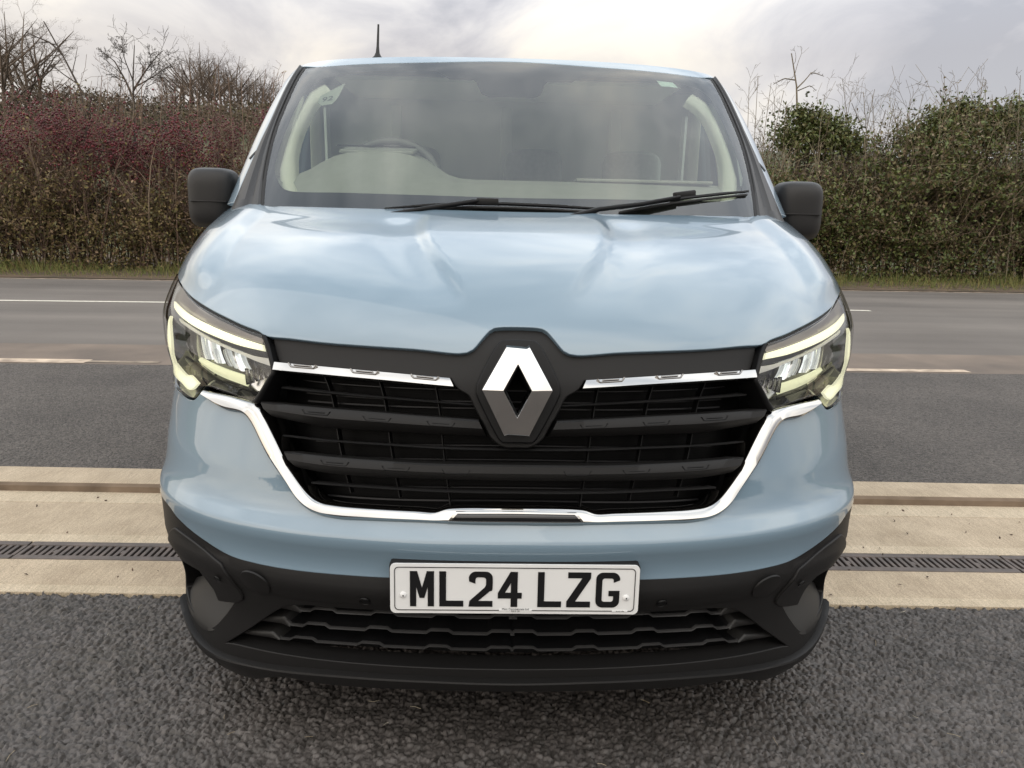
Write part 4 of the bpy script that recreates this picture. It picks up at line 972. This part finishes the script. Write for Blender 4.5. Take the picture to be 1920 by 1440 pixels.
sheet('forecourt', lambda x: -40, c_near, -60, 60, -.010, M_TARN)
def stones(x0, x1, y0, y1, st, cell):
    """the coarse wearing course as real stones: a height field of jittered cells"""
    nx, ny = int((x1 - x0) / st) + 1, int((y1 - y0) / st) + 1; X, Y = np.meshgrid(np.linspace(x0, x1, nx), np.linspace(y0, y1, ny)); rg = np.random.default_rng(5)
    h1 = rg.random((512, 512, 4)); wx = X + .004 * np.sin(Y * 190 + 3 * np.sin(X * 130)); wy = Y + .004 * np.sin(X * 170 + 2 * np.sin(Y * 150))
    def layer(c, asp):
        gx, gy = wx / c, wy / (c * asp); ix, iy = np.floor(gx).astype(int), np.floor(gy).astype(int); b1 = np.full(X.shape, 9.); b2 = np.full(X.shape, 9.); hh = np.zeros(X.shape)
        for dx in (-1, 0, 1):
            for dy in (-1, 0, 1):
                r = h1[(ix + dx) % 512, (iy + dy) % 512]; d = np.hypot(ix + dx + .1 + .8 * r[..., 0] - gx, iy + dy + .1 + .8 * r[..., 1] - gy)
                n_ = d < b1; b2 = np.where(n_, b1, np.minimum(b2, d)); hh = np.where(n_, r[..., 2], hh); b1 = np.where(n_, d, b1)
        return np.clip((b2 - b1) * 2.2, 0, 1)**.6, hh
    e1, k1 = layer(cell, .8); e2, k2 = layer(cell * .45, 1.)
    Z = -.0100 + e1 * (.0075 + .0085 * k1) + .0009 * e2 + .0012 * np.sin(X * 9 + 2 * np.sin(Y * 7)) * np.sin(Y * 11)
    lim = c_near(X) + .008 * np.sin(X * 61) + .006 * np.sin(X * 143 + 1); Yl = np.minimum(Y, lim); Z = np.where(Y > lim, -.02, Z)
    V = np.stack([X, Yl, Z], -1).reshape(-1, 3); i = (np.arange(ny - 1)[:, None] * nx + np.arange(nx - 1)[None]).reshape(-1); F = np.stack([i, i + 1, i + nx + 1, i + nx], -1)
    return tag(array_mesh('forecourt_stones', V, F, M_STONE, None, True), kind='structure')
stones(-1.95, 1.95, -.15, .93, .0036, .0205)
sheet('layby', c_far, road_near, -60, 60, 0, M_TARB)
sheet('road', road_near, road_far, -120, 120, -.004, M_ROAD)
sheet('road_edge_mud', lambda x: road_near(x) + .004, lambda x: road_near(x) + 1.0, -60, 60, 0, M_DIRT)
def slab(name, f0, f1, z0, z1, mat, x0=-40, x1=40):
    V = []; F = [(0, 1, 3, 2), (0, 4, 5, 1), (2, 3, 7, 6), (4, 6, 7, 5)]
    for z in (z1, z0):
        for x in (x0, x1): V += [(x, f0(x), z), (x, f1(x), z)]
    F = [(0, 2, 3, 1), (0, 4, 6, 2), (1, 3, 7, 5), (0, 1, 5, 4), (2, 6, 7, 3)]
    bm = bmesh.new(); bm.from_mesh(mesh('t', V, F)); bmesh.ops.bevel(bm, geom=bm.edges[:], offset=.0015, segments=1, affect='EDGES') if False else None
    bmesh.ops.recalc_face_normals(bm, faces=bm.faces[:]); me = bpy.data.meshes.new(name); bm.to_mesh(me); bm.free()
    return tag(link(name, me, mat, None, False), kind='structure')
slab('concrete_edge_strip', c_near, m3, -.03, .006, M_CONCE); slab('concrete_strip', m3, g_near, -.03, .005, M_CONC)
slab('concrete_edge_strip', g_far, m2, -.03, .006, M_CONCE); slab('concrete_strip', m2, m1, -.03, .005, M_CONC)
slab('concrete_edge_strip', m1, kerb, -.03, .006, M_CONCE)
# upstand: bevelled kerb, 25 mm
V = []; n = 40; xs = np.linspace(-40, 40, n + 1)
for x in xs: V += [(x, kerb(x) - .001, .004), (x, kerb(x) + .006, .030), (x, kerb(x) + .022, .041), (x, kerb(x) + .05, .043), (x, c_far(x), .038), (x, c_far(x), -.02)]
F = [(6 * i + k, 6 * i + 6 + k, 6 * i + 7 + k, 6 * i + 1 + k) for i in range(n) for k in range(5)]
kb = tag(link('kerb', mesh('kerb', V, F), M_CONC, None, True, 40), kind='structure'); kb.data.materials.append(pmat('stained_kerb_face', (.15, .105, .07), .9, var=(6, (.10, .07, .045), (.22, .16, .11)), bump=(60, .4, .003)))
for k_, p_ in enumerate(kb.data.polygons): p_.material_index = 1 if k_ % 5 < 2 else 0
slab('drain_channel', g_near, g_far, -.06, -.022, M_DARK)
# --- gratings, one per length of channel
def grating():
    t = empty('drain_grating'); Ln = .75; gy = g_far(0) - g_near(0); bm = bmesh.new()
    bm_box(bm, (0, gy * .115, -.008), (Ln - .008, gy * .21, .022)); bm_box(bm, (0, gy * .885, -.008), (Ln - .008, gy * .21, .022))
    bm_link('rail', bm, M_IRON, t, bevel=.002)
    bm = bmesh.new()
    for i in range(30):
        x = -Ln / 2 + .013 + i * .025
        if i in (0, 29): bm_box(bm, (x - (.003 if i == 0 else -.003), gy / 2, -.009), (.014, gy * .56, .020))
        elif i % 10 == 4: bm_box(bm, (x, gy / 2, -.009), (.014, gy * .58, .020)); bm_box(bm, (x + .0125, gy / 2, -.0095), (.012, gy * .16, .018))
        else: bm_box(bm, (x, gy / 2, -.009), (.014, gy * .58, .020))
    bm_link('bar_grid', bm, M_IRON, t, bevel=.0015)
    return t
gp = grating(); kids = list(gp.children)
gx0, gy0 = ground(38, 1035); ka = math.atan((g_near(10) - g_near(0)) / 10)
spots = []
for i in range(-2, 9): spots.append(gx0 - .375 + .7505 * i)
for i, x in enumerate(spots):
    r = gp
    if i:
        r = gp.copy(); COL.objects.link(r)
        for k in kids: c = k.copy(); COL.objects.link(c); c.parent = r
    r.location = (x, g_near(x), .004); r.rotation_euler.z = ka
    tag(r, 'rusty cast-iron slotted drain grating let into the concrete strip', 'drain grating', 'drain gratings in the concrete strip')
# --- painted lines
ln = line((0, 563), (308, 566.5)); lf = ground(1632, 582.5)
sheet('centre_line', lambda x: ln(x) - .06, lambda x: ln(x) + .06, -14, ground(330, 567)[0] + 1.2, .0, M_LINE)
k2 = line((1590, 581.5), (1634, 582.5)); sheet('centre_line', lambda x: k2(x) - .06, lambda x: k2(x) + .06, lf[0] - 4, lf[0], .0, M_LINE)
e1 = ground(160, 680.)[0]; e1b = ground(290, 684)[0]; sheet('edge_line', lambda x: road_near(x) + .03, lambda x: road_near(x) + .20, -14, e1, .004, M_LINEW); sheet('edge_line', lambda x: road_near(x) + .07, lambda x: road_near(x) + .15, e1, e1b, .004, M_LINEF)
e2 = ground(1822, 699)[0]; sheet('edge_line', lambda x: road_near(x) + .05, lambda x: road_near(x) + .17, 1.5, e2, .004, M_LINEW)
sheet('edge_line', lambda x: road_far(x) - .14, lambda x: road_far(x) - .06, -60, 60, 0, M_LINEW)
sheet('verge', lambda x: road_far(x) - .05, lambda x: hb(x) + 6, -60, 60, .012, pmat('verge_earth', (.09, .065, .04), .95, var=(2.2, (.06, .045, .028), (.13, .085, .05))))
def nrm(v): return v / (np.linalg.norm(v, axis=-1, keepdims=True) + 1e-9)
def prism_paths(P, R, sides=3):
    """P (N,K,3) centre lines, R (N,K) radii -> verts, quads"""
    N_, K, _ = P.shape; t = nrm(P[:, -1] - P[:, 0]); a = nrm(np.cross(t, RNG.normal(size=(N_, 3)))); b = np.cross(t, a)
    w = np.arange(sides) * 2 * np.pi / sides; ring = a[:, None] * np.cos(w)[None, :, None] + b[:, None] * np.sin(w)[None, :, None]
    V = P[:, :, None, :] + ring[:, None] * R[:, :, None, None]
    base = (np.arange(N_) * K * sides)[:, None, None]; k = np.arange(K - 1)[None, :, None]; s = np.arange(sides)[None, None, :]; s2 = (s + 1) % sides
    F = np.stack([base + k * sides + s, base + k * sides + s2, base + (k + 1) * sides + s2, base + (k + 1) * sides + s], -1)
    return V.reshape(-1, 3), F.reshape(-1, 4)
def grow(P, R, per, length, ang, up, rk, tmin=.2, K=4, wob=.12):
    """side shoots from paths P"""
    N_, Kp, _ = P.shape; n = N_ * per; src = np.repeat(np.arange(N_), per); t = tmin + (1 - tmin) * RNG.random(n); f = t * (Kp - 1); i = np.minimum(f.astype(int), Kp - 2); fr = f - i
    st = P[src, i] * (1 - fr)[:, None] + P[src, i + 1] * fr[:, None]; d0 = nrm(P[src, i + 1] - P[src, i]); side = nrm(np.cross(d0, RNG.normal(size=(n, 3))))
    an = rad(ang) * (0.6 + .8 * RNG.random(n)); d = nrm(d0 * np.cos(an)[:, None] + side * np.sin(an)[:, None] + np.array([0, 0, up]))
    plen = np.linalg.norm(P[src, -1] - P[src, 0], axis=1); L_ = plen * length * (.5 + .8 * RNG.random(n)) * (1.15 - .6 * t); r0 = (R[src, i] * (1 - fr) + R[src, i + 1] * fr) * rk
    return shoots(st, d, L_, r0, K, wob)
def shoots(st, d, L_, r0, K=4, wob=.12, tip=.35):
    n = len(st); P = np.zeros((n, K, 3)); P[:, 0] = st; dd = d.copy()
    for k in range(1, K):
        P[:, k] = P[:, k - 1] + dd * (L_ / (K - 1))[:, None]; dd = nrm(dd + RNG.normal(size=(n, 3)) * wob * 2)
    return P, r0[:, None] * np.linspace(1, tip, K)[None]
def leafquads(C, size, droop=0.3):
    n = len(C); a = nrm(RNG.normal(size=(n, 3))); b = nrm(np.cross(a, RNG.normal(size=(n, 3)))); s = size * (.6 + .8 * RNG.random(n)); c = np.cross(a, b)
    u = a * s[:, None]; v = b * (s * .62)[:, None]; w = c * (s * .22)[:, None]
    V = np.stack([C - u, C + v * .9 + w, C + u, C - v * .9 + w], 1).reshape(-1, 3); F = np.arange(n * 4).reshape(-1, 4); return V, F
def octa(C, r):
    o = np.array([(1, 0, 0), (0, 1, 0), (-1, 0, 0), (0, -1, 0), (0, 0, 1), (0, 0, -1)], float); V = (C[:, None] + o[None] * (r * (.7 + .6 * RNG.random(len(C))))[:, None, None]).reshape(-1, 3)
    f = np.array([(0, 1, 4), (1, 2, 4), (2, 3, 4), (3, 0, 4), (1, 0, 5), (2, 1, 5), (3, 2, 5), (0, 3, 5)]); F = (np.arange(len(C)) * 6)[:, None, None] + f[None]; return V, F.reshape(-1, 3)
def n1d(x, seed, f):
    r = np.random.default_rng(seed); t = r.normal(size=512); q = np.asarray(x) * f + 100; i = np.floor(q).astype(int); w = q - i; w = w * w * (3 - 2 * w); return t[i % 512] * (1 - w) + t[(i + 1) % 512] * w
M_TWIGL = pmat('hawthorn_twig', (.06, .04, .03), .9, island=[(0.090, 0.059, 0.048), (0.158, 0.101, 0.079), (0.217, 0.148, 0.106), (0.279, 0.217, 0.153)])
M_TWIGR = pmat('bramble_twig', (.09, .07, .045), .9, island=[(0.094, 0.067, 0.048), (0.160, 0.116, 0.078), (0.224, 0.178, 0.116), (0.318, 0.262, 0.178)])
M_LEAFL = pmat('hawthorn_leaf', (.05, .045, .02), .75, island=[(0.069, 0.064, 0.029), (0.116, 0.106, 0.038), (0.174, 0.144, 0.046), (0.220, 0.163, 0.069), (0.128, 0.079, 0.046), (0.255, 0.174, 0.098)])
M_LEAFR = pmat('ivy_leaf', (.04, .055, .02), .55, island=[(.045, .062, .018), (.075, .105, .026), (.105, .135, .034), (.14, .155, .045), (.145, .11, .05), (.10, .068, .038), (.20, .15, .085)])
M_LEAFG = pmat('green_ivy_leaf', (.035, .06, .018), .5, island=[(.045, .060, .018), (.075, .100, .026), (.11, .135, .036), (.145, .15, .05), (.11, .085, .045)])
M_BERRY = pmat('haw_berry', (.13, .012, .018), .4, island=[(0.056, 0.008, 0.013), (0.112, 0.011, 0.018), (0.160, 0.018, 0.024)])
M_BARK = pmat('bare_branch_bark', (.05, .038, .03), .9, island=[(.04, .03, .025), (.06, .047, .038), (.085, .07, .055)])
M_BARKF = pmat('distant_bark', (.075, .055, .042), .95, island=[(0.065, 0.049, 0.039), (0.111, 0.081, 0.060), (0.156, 0.117, 0.085)])
M_BARKP = pmat('pale_sapling_bark', (.16, .13, .09), .9, island=[(.10, .08, .055), (.17, .14, .10), (.24, .2, .145)])
# --- hedges
def hedge(name, x0, x1, topf, nst, mtwig, mleaf, leafdens, label, leafz, berry=None, leansz=.045):
    t = empty(name, (x0, hb(x0), 0)); tag(t, label, 'hedge'); off = np.array([x0, hb(x0), 0.])
    xs = x0 + (x1 - x0) * RNG.random(nst); dep = RNG.random(nst)**1.2 * 2.2; st = np.stack([xs, np.array([hb(x) for x in xs]) + .25 + dep, np.full(nst, -.05)], 1)
    H = topf(xs) * (.55 + .45 * RNG.random(nst)); d = nrm(np.stack([RNG.normal(size=nst) * .22, RNG.normal(size=nst) * .16 - .05, np.ones(nst)], 1))
    P, R = shoots(st, d, H * 1.05, .014 + .012 * RNG.random(nst), 6, .07)
    P1, R1 = grow(P, R, 9, .42, 48, .15, .5, .10, 4, .13); P2, R2 = grow(P1, R1, 5, .5, 45, .1, .62, .15, 3, .14)
    tt = topf(P2[:, 0, 0]); keep = P2[:, -1, 2] < tt * (.92 + .42 * RNG.random(len(P2))**2.2); P2, R2 = P2[keep], R2[keep]
    V, F = prism_paths(P - off, R); array_mesh('stems', V, F, mtwig, t)
    V1, F1 = prism_paths(P1 - off, np.maximum(R1, .004)); V2, F2_ = prism_paths(P2 - off, np.maximum(R2, .0032)); array_mesh('twigs', np.concatenate([V1, V2]), np.concatenate([F1, F2_ + len(V1)]), mtwig, t)
    # leaves on the twigs, patchy
    per = leafdens; C = np.repeat(P2, per, 0); k = len(C); f = RNG.random(k)[:, None]; C = C[:, 0] * (1 - f) + C[:, -1] * f + RNG.normal(size=(k, 3)) * .06
    pat = n1d(C[:, 0], 5, 1.3) * .5 + n1d(C[:, 2] + C[:, 0] * .4, 8, 1.7) * .5
    prob = leafz(C[:, 0], C[:, 2] / topf(C[:, 0])) * (1 + .7 * pat); C = C[(RNG.random(k) < prob) & (C[:, 2] > .02)]
    nb = int(1300 * abs(x1 - x0)); xb = x0 + (x1 - x0) * RNG.random(nb); B_ = np.stack([xb, np.array([hb(x) for x in xb]) + .02 + RNG.random(nb)**1.5 * 1.0, .03 + 1.1 * RNG.random(nb)**1.4], 1)
    B_ = B_[RNG.random(nb) < .55 + .4 * n1d(B_[:, 0] + B_[:, 2], 15, 1.2)]; C = np.concatenate([C, B_])
    V, F = leafquads(C - off, leansz); array_mesh('leaves', V, F, mleaf, t)
    if berry: C = berry(P2); V, F = octa(C - off, .021); array_mesh('berries', V, F, M_BERRY, t)
    return t
def topL(x): x = np.asarray(x, float); return 2.85 + .80 * sstep(-10.4, -7.6, x) - .15 * sstep(-5.5, -3, x) + .42 * n1d(x, 1, .7) + .22 * n1d(x, 2, 2.2)
def topR(x): x = np.asarray(x, float); return 3.0 + .55 * sstep(7.8, 9.6, x) + .24 * n1d(x, 3, .9) + .16 * n1d(x, 4, 2.8)
def berryL(P):
    C = P.reshape(-1, 3); C = C[RNG.random(len(C)) < .9]; h = C[:, 2]; pr = np.exp(-((h - 2.75 + .25 * n1d(C[:, 0], 7, .9)) / .55)**2) * np.clip(.35 + .95 * n1d(C[:, 0] + .6 * C[:, 2], 9, 1.3) + .35 * n1d(C[:, 0] * 2 - C[:, 2], 19, 2.4), 0, 1)
    C = C[RNG.random(len(C)) < pr]; C = np.repeat(C, 3, 0); return C + RNG.normal(size=C.shape) * .055
hedge('hawthorn_hedge', -23, .4, topL, 860, M_TWIGL, M_LEAFL, 9, 'tall brown hawthorn hedge with red berries along the far verge', lambda x, f: .75 * (1 - sstep(.35, .72, f)) + .10, berryL, .034)
hedge('ivy_hedge', .4, 25, topR, 800, M_TWIGR, M_LEAFR, 15, 'green bramble and ivy hedge on the far verge behind the right mirror', lambda x, f: .95 * (1 - sstep(.50, .92, f)) + .06, None, .040)
# --- trees and saplings
def bare_tree(name, paths0, radii0, levels, mat, label, cat='tree', group=None, sides=4):
    """paths0: explicit trunk/limb centre lines; levels: list of (per,len,ang,up,rk,tmin)"""
    base = np.array(paths0[0][0], float); t = empty(name, tuple(base)); tag(t, label, cat, group)
    K = 8; P = np.stack([resample(np.array(p, float), K) for p in paths0]); R = np.stack([np.linspace(r[0], r[1], K) for r in radii0])
    V, F = prism_paths(P[:1] - base, R[:1], 6); array_mesh('trunk', V, F, mat, t)
    Vs, Fs, n = [], [], 0
    def add(P_, R_, sd):
        nonlocal n
        if not len(P_): return
        v, f = prism_paths(P_ - base, R_, sd); Vs.append(v); Fs.append(f + n); n += len(v)
    add(P[1:], R[1:], sides); cur = (P, R)
    for (per, ln_, ang, up, rk, tm) in levels:
        cur = grow(cur[0], cur[1], per, ln_, ang, up, rk, tm, 5, .16); add(cur[0], np.maximum(cur[1], .003), 3)
    array_mesh('branches', np.concatenate(Vs), np.concatenate(Fs), mat, t); return t
def px3(pts, Y): return [tuple(atY(x, y, Y)) for x, y in pts]
def foot(x, Y): return (float(atY(x, 400, Y)[0]), Y, 0.)
Yt = hb(-8) + 1.6
bare_tree('bare_tree', [[foot(255, Yt)] + px3([(252, 250), (250, 180), (249, 130), (252, 85)], Yt), px3([(250, 185), (235, 150), (215, 115), (190, 95)], Yt), px3([(250, 170), (268, 140), (290, 110), (305, 95)], Yt), px3([(249, 150), (235, 115), (228, 90), (232, 72)], Yt), px3([(250, 165), (285, 145), (315, 125), (325, 118)], Yt)],
          [(.055, .008), (.026, .006), (.026, .006), (.018, .005), (.018, .005)], [(10, .50, 50, .05, .55, .3), (7, .52, 48, .0, .6, .2), (4, .5, 45, 0, .7, .2)], M_BARK, 'small round-headed bare tree standing above the hawthorn hedge')
Yt = hb(-9) + 1.2
bare_tree('leaning_tree', [[foot(175, Yt)] + px3([(165, 260), (150, 160), (125, 115), (105, 85), (82, 40)], Yt), px3([(118, 103), (95, 80), (70, 70), (48, 60)], Yt), px3([(104, 84), (86, 78), (66, 82)], Yt), px3([(150, 160), (120, 140), (95, 120), (80, 118)], Yt)],
          [(.05, .012), (.02, .008), (.013, .006), (.018, .007)], [(6, .22, 50, .1, .55, .4), (3, .45, 45, .0, .6, .3)], M_BARK, 'leaning bare thorn branch rising at the far left above the hedge')
Yt = hb(6) + 1.0
bare_tree('twisted_tree', [[foot(1497, Yt)] + px3([(1496, 250), (1494, 200), (1495, 165), (1488, 148), (1484, 100)], Yt), px3([(1495, 165), (1510, 150), (1522, 135), (1545, 143)], Yt), px3([(1490, 150), (1470, 147), (1450, 158)], Yt), px3([(1496, 170), (1520, 160), (1530, 170)], Yt)],
          [(.06, .012), (.022, .008), (.016, .007), (.013, .007)], [(4, .25, 50, .1, .5, .5), (3, .45, 45, .0, .6, .3)], M_BARKP, 'twisted bare tree with one straight upright spike above the right hedge')
rr = random.Random(3)
for i in range(26):
    x = [1400, 1412, 1425, 1440, 1452, 1466, 1480, 1530, 1548, 1560, 1573, 1588, 1600, 1612, 1628, 1642, 1655, 1668, 1690, 1706, 1765, 1780, 1815, 1850, 1885, 1905][i]; Yt = hb(6) + .3 + rr.random() * 1.5; le = rr.uniform(-26, 30); top = rr.uniform(138, 205)
    bare_tree('bare_sapling', [[foot(x, Yt)] + px3([(x + le * .1, 330), (x + le * .35, 250), (x + le * .7, (250 + top) / 2), (x + le, top)], Yt)], [(.016, .005)], [(10, .24, 42, .15, .6, .4), (3, .45, 40, .1, .7, .3)], M_BARKP, 'thin pale bare sapling growing up through the right hedge', 'sapling', 'bare saplings in the right hedge')
for i in range(22):
    x = 95 + i * 20 + rr.uniform(-8, 8); Yt = hb(-8) + .2 + rr.random() * 1.5; le = rr.uniform(-20, 24); top = rr.uniform(120, 175) if x > 150 else rr.uniform(170, 215)
    bare_tree('bare_sapling', [[foot(x, Yt)] + px3([(x + le * .1, 330), (x + le * .35, 250), (x + le * .7, (250 + top) / 2), (x + le, top)], Yt)], [(.014, .005)], [(9, .22, 42, .15, .6, .4), (3, .45, 40, .1, .7, .3)], M_TWIGL, 'thin brown bare sapling growing up through the hawthorn hedge', 'sapling', 'bare saplings in the hawthorn hedge')
def ivy_clump(pxs, label, Yt, nleaf):
    c0 = foot(pxs[0][0], Yt); t = empty('ivy_clump', c0); tag(t, label, 'ivy'); b = np.array(c0); C = []
    for (x, y, r) in pxs:
        c = atY(x, y, Yt); n = int(1.7 * nleaf * r * r / 1600); q = nrm(RNG.normal(size=(n, 3))) * (.15 + 1.05 * RNG.random(n)**.7)[:, None]; q *= np.array([1.15, .8, .8]); C.append(c + q * r / 1469 * (Yt + 1.6) * (1 + .32 * n1d(q[:, 0] * 3 + q[:, 2] * 2 + x, 12, 1.8))[:, None])
    C = np.concatenate(C); V, F = leafquads(C - b, .042); array_mesh('leaves', V, F, M_LEAFG, t)
    P = np.stack([resample(np.array([c0, tuple(atY(x, y, Yt))]), 5) for x, y, r in pxs]); V, F = prism_paths(P - b, np.tile(np.linspace(.06, .02, 5), (len(pxs), 1)), 5); array_mesh('stem', V, F, M_BARK, t)
ivy_clump([(1518, 226, 30), (1496, 212, 18), (1545, 238, 32), (1570, 250, 30), (1510, 255, 44), (1550, 268, 44), (1480, 262, 30), (1600, 268, 26)], 'ivy clump on a stump right below the twisted bare tree', hb(6) + .9, 900)
ivy_clump([(1800, 208, 28), (1775, 226, 30), (1750, 243, 30), (1835, 216, 26), (1795, 245, 48), (1870, 226, 28), (1908, 208, 30), (1840, 250, 48), (1720, 262, 36), (1890, 250, 46), (1770, 275, 50)], 'broad green ivy clump topping the hedge at the far right', hb(9) + .9, 900)
# --- far bare trees on the hill
def far_tree(h, seed):
    b0 = (0, 0, 0); r = random.Random(seed); P0 = [[(0, 0, -.3), (r.uniform(-.2, .2), 0, h * .3), (r.uniform(-.4, .4), r.uniform(-.3, .3), h * .62), (r.uniform(-.5, .5), 0, h)]]; R0 = [(h * .017, .015)]
    for k in range(7):
        a = r.uniform(0, 6.28); z = h * r.uniform(.22, .6); l = h * r.uniform(.3, .45); P0.append([(0, 0, z), (math.cos(a) * l * .4, math.sin(a) * l * .4, z + l * .45), (math.cos(a) * l * .75, math.sin(a) * l * .75, z + l * .95)]); R0.append((h * .009, .012))
    return P0, R0
protos = []
for sd in range(4):
    P0, R0 = far_tree(9.5 + sd * .6, sd + 20); t = bare_tree('hillside_tree', P0, R0, [(6, .45, 45, .12, .5, .25), (6, .42, 45, .05, .6, .2), (4, .5, 45, 0, .8, .2)], M_BARKF, 'bare brown tree on the far hillside behind the hedge', 'tree', 'bare trees on the far hillside'); protos.append(t)
place = [(-8, 46, 1.0), (20, 44, 1.0), (62, 46, 1.0), (88, 48, .86), (112, 52, .6), (140, 58, .42), (40, 50, 1.0), (5, 52, 1.05), (335, 62, .72), (352, 64, .80), (370, 62, .86), (388, 66, .92), (404, 64, .88), (420, 64, .84), (438, 68, .84), (455, 64, .76), (470, 66, .74), (486, 68, .70), (502, 66, .64), (518, 68, .60), (534, 70, .56), (550, 72, .52), (318, 66, .62), (362, 72, .95), (396, 74, 1.0), (428, 74, .95), (460, 76, .86), (494, 76, .76), (300, 70, .52), (270, 70, .45), (344, 58, .62), (412, 58, .66), (446, 60, .62), (480, 60, .55), (380, 58, .66), (512, 62, .5),
         (1385, 88, .42), (1402, 90, .45), (1420, 88, .4), (1440, 92, .42), (1462, 90, .38), (1700, 92, .35), (1730, 94, .38)]
for i, (x, Y, s) in enumerate(place):
    pr_ = protos[i % 4]
    if i < 4: r = pr_
    else:
        r = pr_.copy(); COL.objects.link(r)
        for k in list(pr_.children): c = k.copy(); COL.objects.link(c); c.parent = r
    X = float(atY(x, 300, Y)[0]); r.location = (X, Y, float(hillz(X, Y)) - .2); r.rotation_euler.z = rr.uniform(0, 6.28); r.scale = (s * .78, s * .78, s * .60)
# dark undergrowth of the far wood
n = 60000; xx = RNG.uniform(-52, -10, n); yy = RNG.uniform(42, 78, n); zz = hillz(xx, yy) + RNG.random(n)**1.5 * (1.9 + .8 * n1d(xx, 41, .22))
V, F = leafquads(np.stack([xx, yy, zz], 1), .11); tag(array_mesh('woodland_undergrowth', V, F, pmat('wood_undergrowth', (.05, .04, .03), .95, island=[(.06, .045, .034), (.10, .074, .052), (.08, .075, .04), (.14, .10, .075)]), None), 'brown undergrowth below the far bare trees on the hill', 'undergrowth', kind='stuff')
# --- grass on the verge
n = 13000; xx = RNG.uniform(-22, 24, n); yb = np.array([hb(x) for x in xx]); yr = np.array([road_far(x) for x in xx]); yy = yr + .12 + RNG.random(n)**.8 * (yb - yr + .5)
d = nrm(np.stack([RNG.normal(size=n) * .35, RNG.normal(size=n) * .3 - .1, np.ones(n)], 1)); k = np.clip((yy - yr) / .9, .25, 1)
P, R = shoots(np.stack([xx, yy, np.zeros(n)], 1), d, (.09 + .20 * RNG.random(n)) * k * (1 + .3 * n1d(xx, 21, 1.4)), np.full(n, .006), 3, .15, .2)
V, F = prism_paths(P, R, 3); tag(array_mesh('grass', V, F, pmat('verge_grass', (.09, .11, .03), .8, island=[(.08, .11, .025), (.14, .17, .04), (.20, .20, .06), (.26, .19, .08)]), None), 'short green and straw grass on the verge below the hedges', 'grass', kind='stuff')
# --- litter on the ground: leaf bits and grit
n = 46; xx = RNG.uniform(-1.9, 1.9, n); yy = RNG.uniform(0, .85, n); dd = nrm(np.stack([RNG.normal(size=n), RNG.normal(size=n), RNG.normal(size=n) * .05], 1)); P, R = shoots(np.stack([xx, yy, np.full(n, .008)], 1), dd, RNG.uniform(.006, .035, n), np.full(n, .0007), 3, .1, .8)
V, F = prism_paths(P, R, 3); tag(array_mesh('straw', V, F, pmat('straw_bits', (.4, .32, .2), .8, island=[(.25, .2, .12), (.45, .37, .25), (.6, .55, .45)]), None), 'pale straw bits lying on the near tarmac', 'straw', kind='stuff')
n = 130; xx = RNG.uniform(-2.8, 2.8, n); f = RNG.random(n); yy = np.array([c_near(x) for x in xx]) * (1 - f) + np.array([kerb(x) for x in xx]) * f
V, F = leafquads(np.stack([xx, yy, np.full(n, .010)], 1), .007); tag(array_mesh('leaf_litter', V, F, pmat('dead_leaf_bits', (.05, .035, .025), .9, island=[(.03, .022, .016), (.07, .045, .03), (.11, .07, .05)]), None), 'dead leaf bits scattered on the concrete strip', 'litter', kind='stuff')
# --- unseen tree belt added behind the camera for the paint and chrome to mirror
n = 42000; xx = RNG.uniform(-90, 90, n); yy = RNG.uniform(-58, -44, n); zz = RNG.random(n)**1.2 * (6.2 + 1.4 * n1d(xx, 31, .12) + .9 * n1d(xx, 32, .5))
V, F = leafquads(np.stack([xx, yy, zz], 1), .55); tag(array_mesh('reflection_trees', V, F, pmat('reflection_tree_leaf', (.04, .04, .02), .9, island=[(.03, .028, .016), (.05, .05, .022), (.07, .055, .03)]), None), 'unseen brown and green tree belt added behind the camera for reflections', 'reflection_trees', kind='stuff')
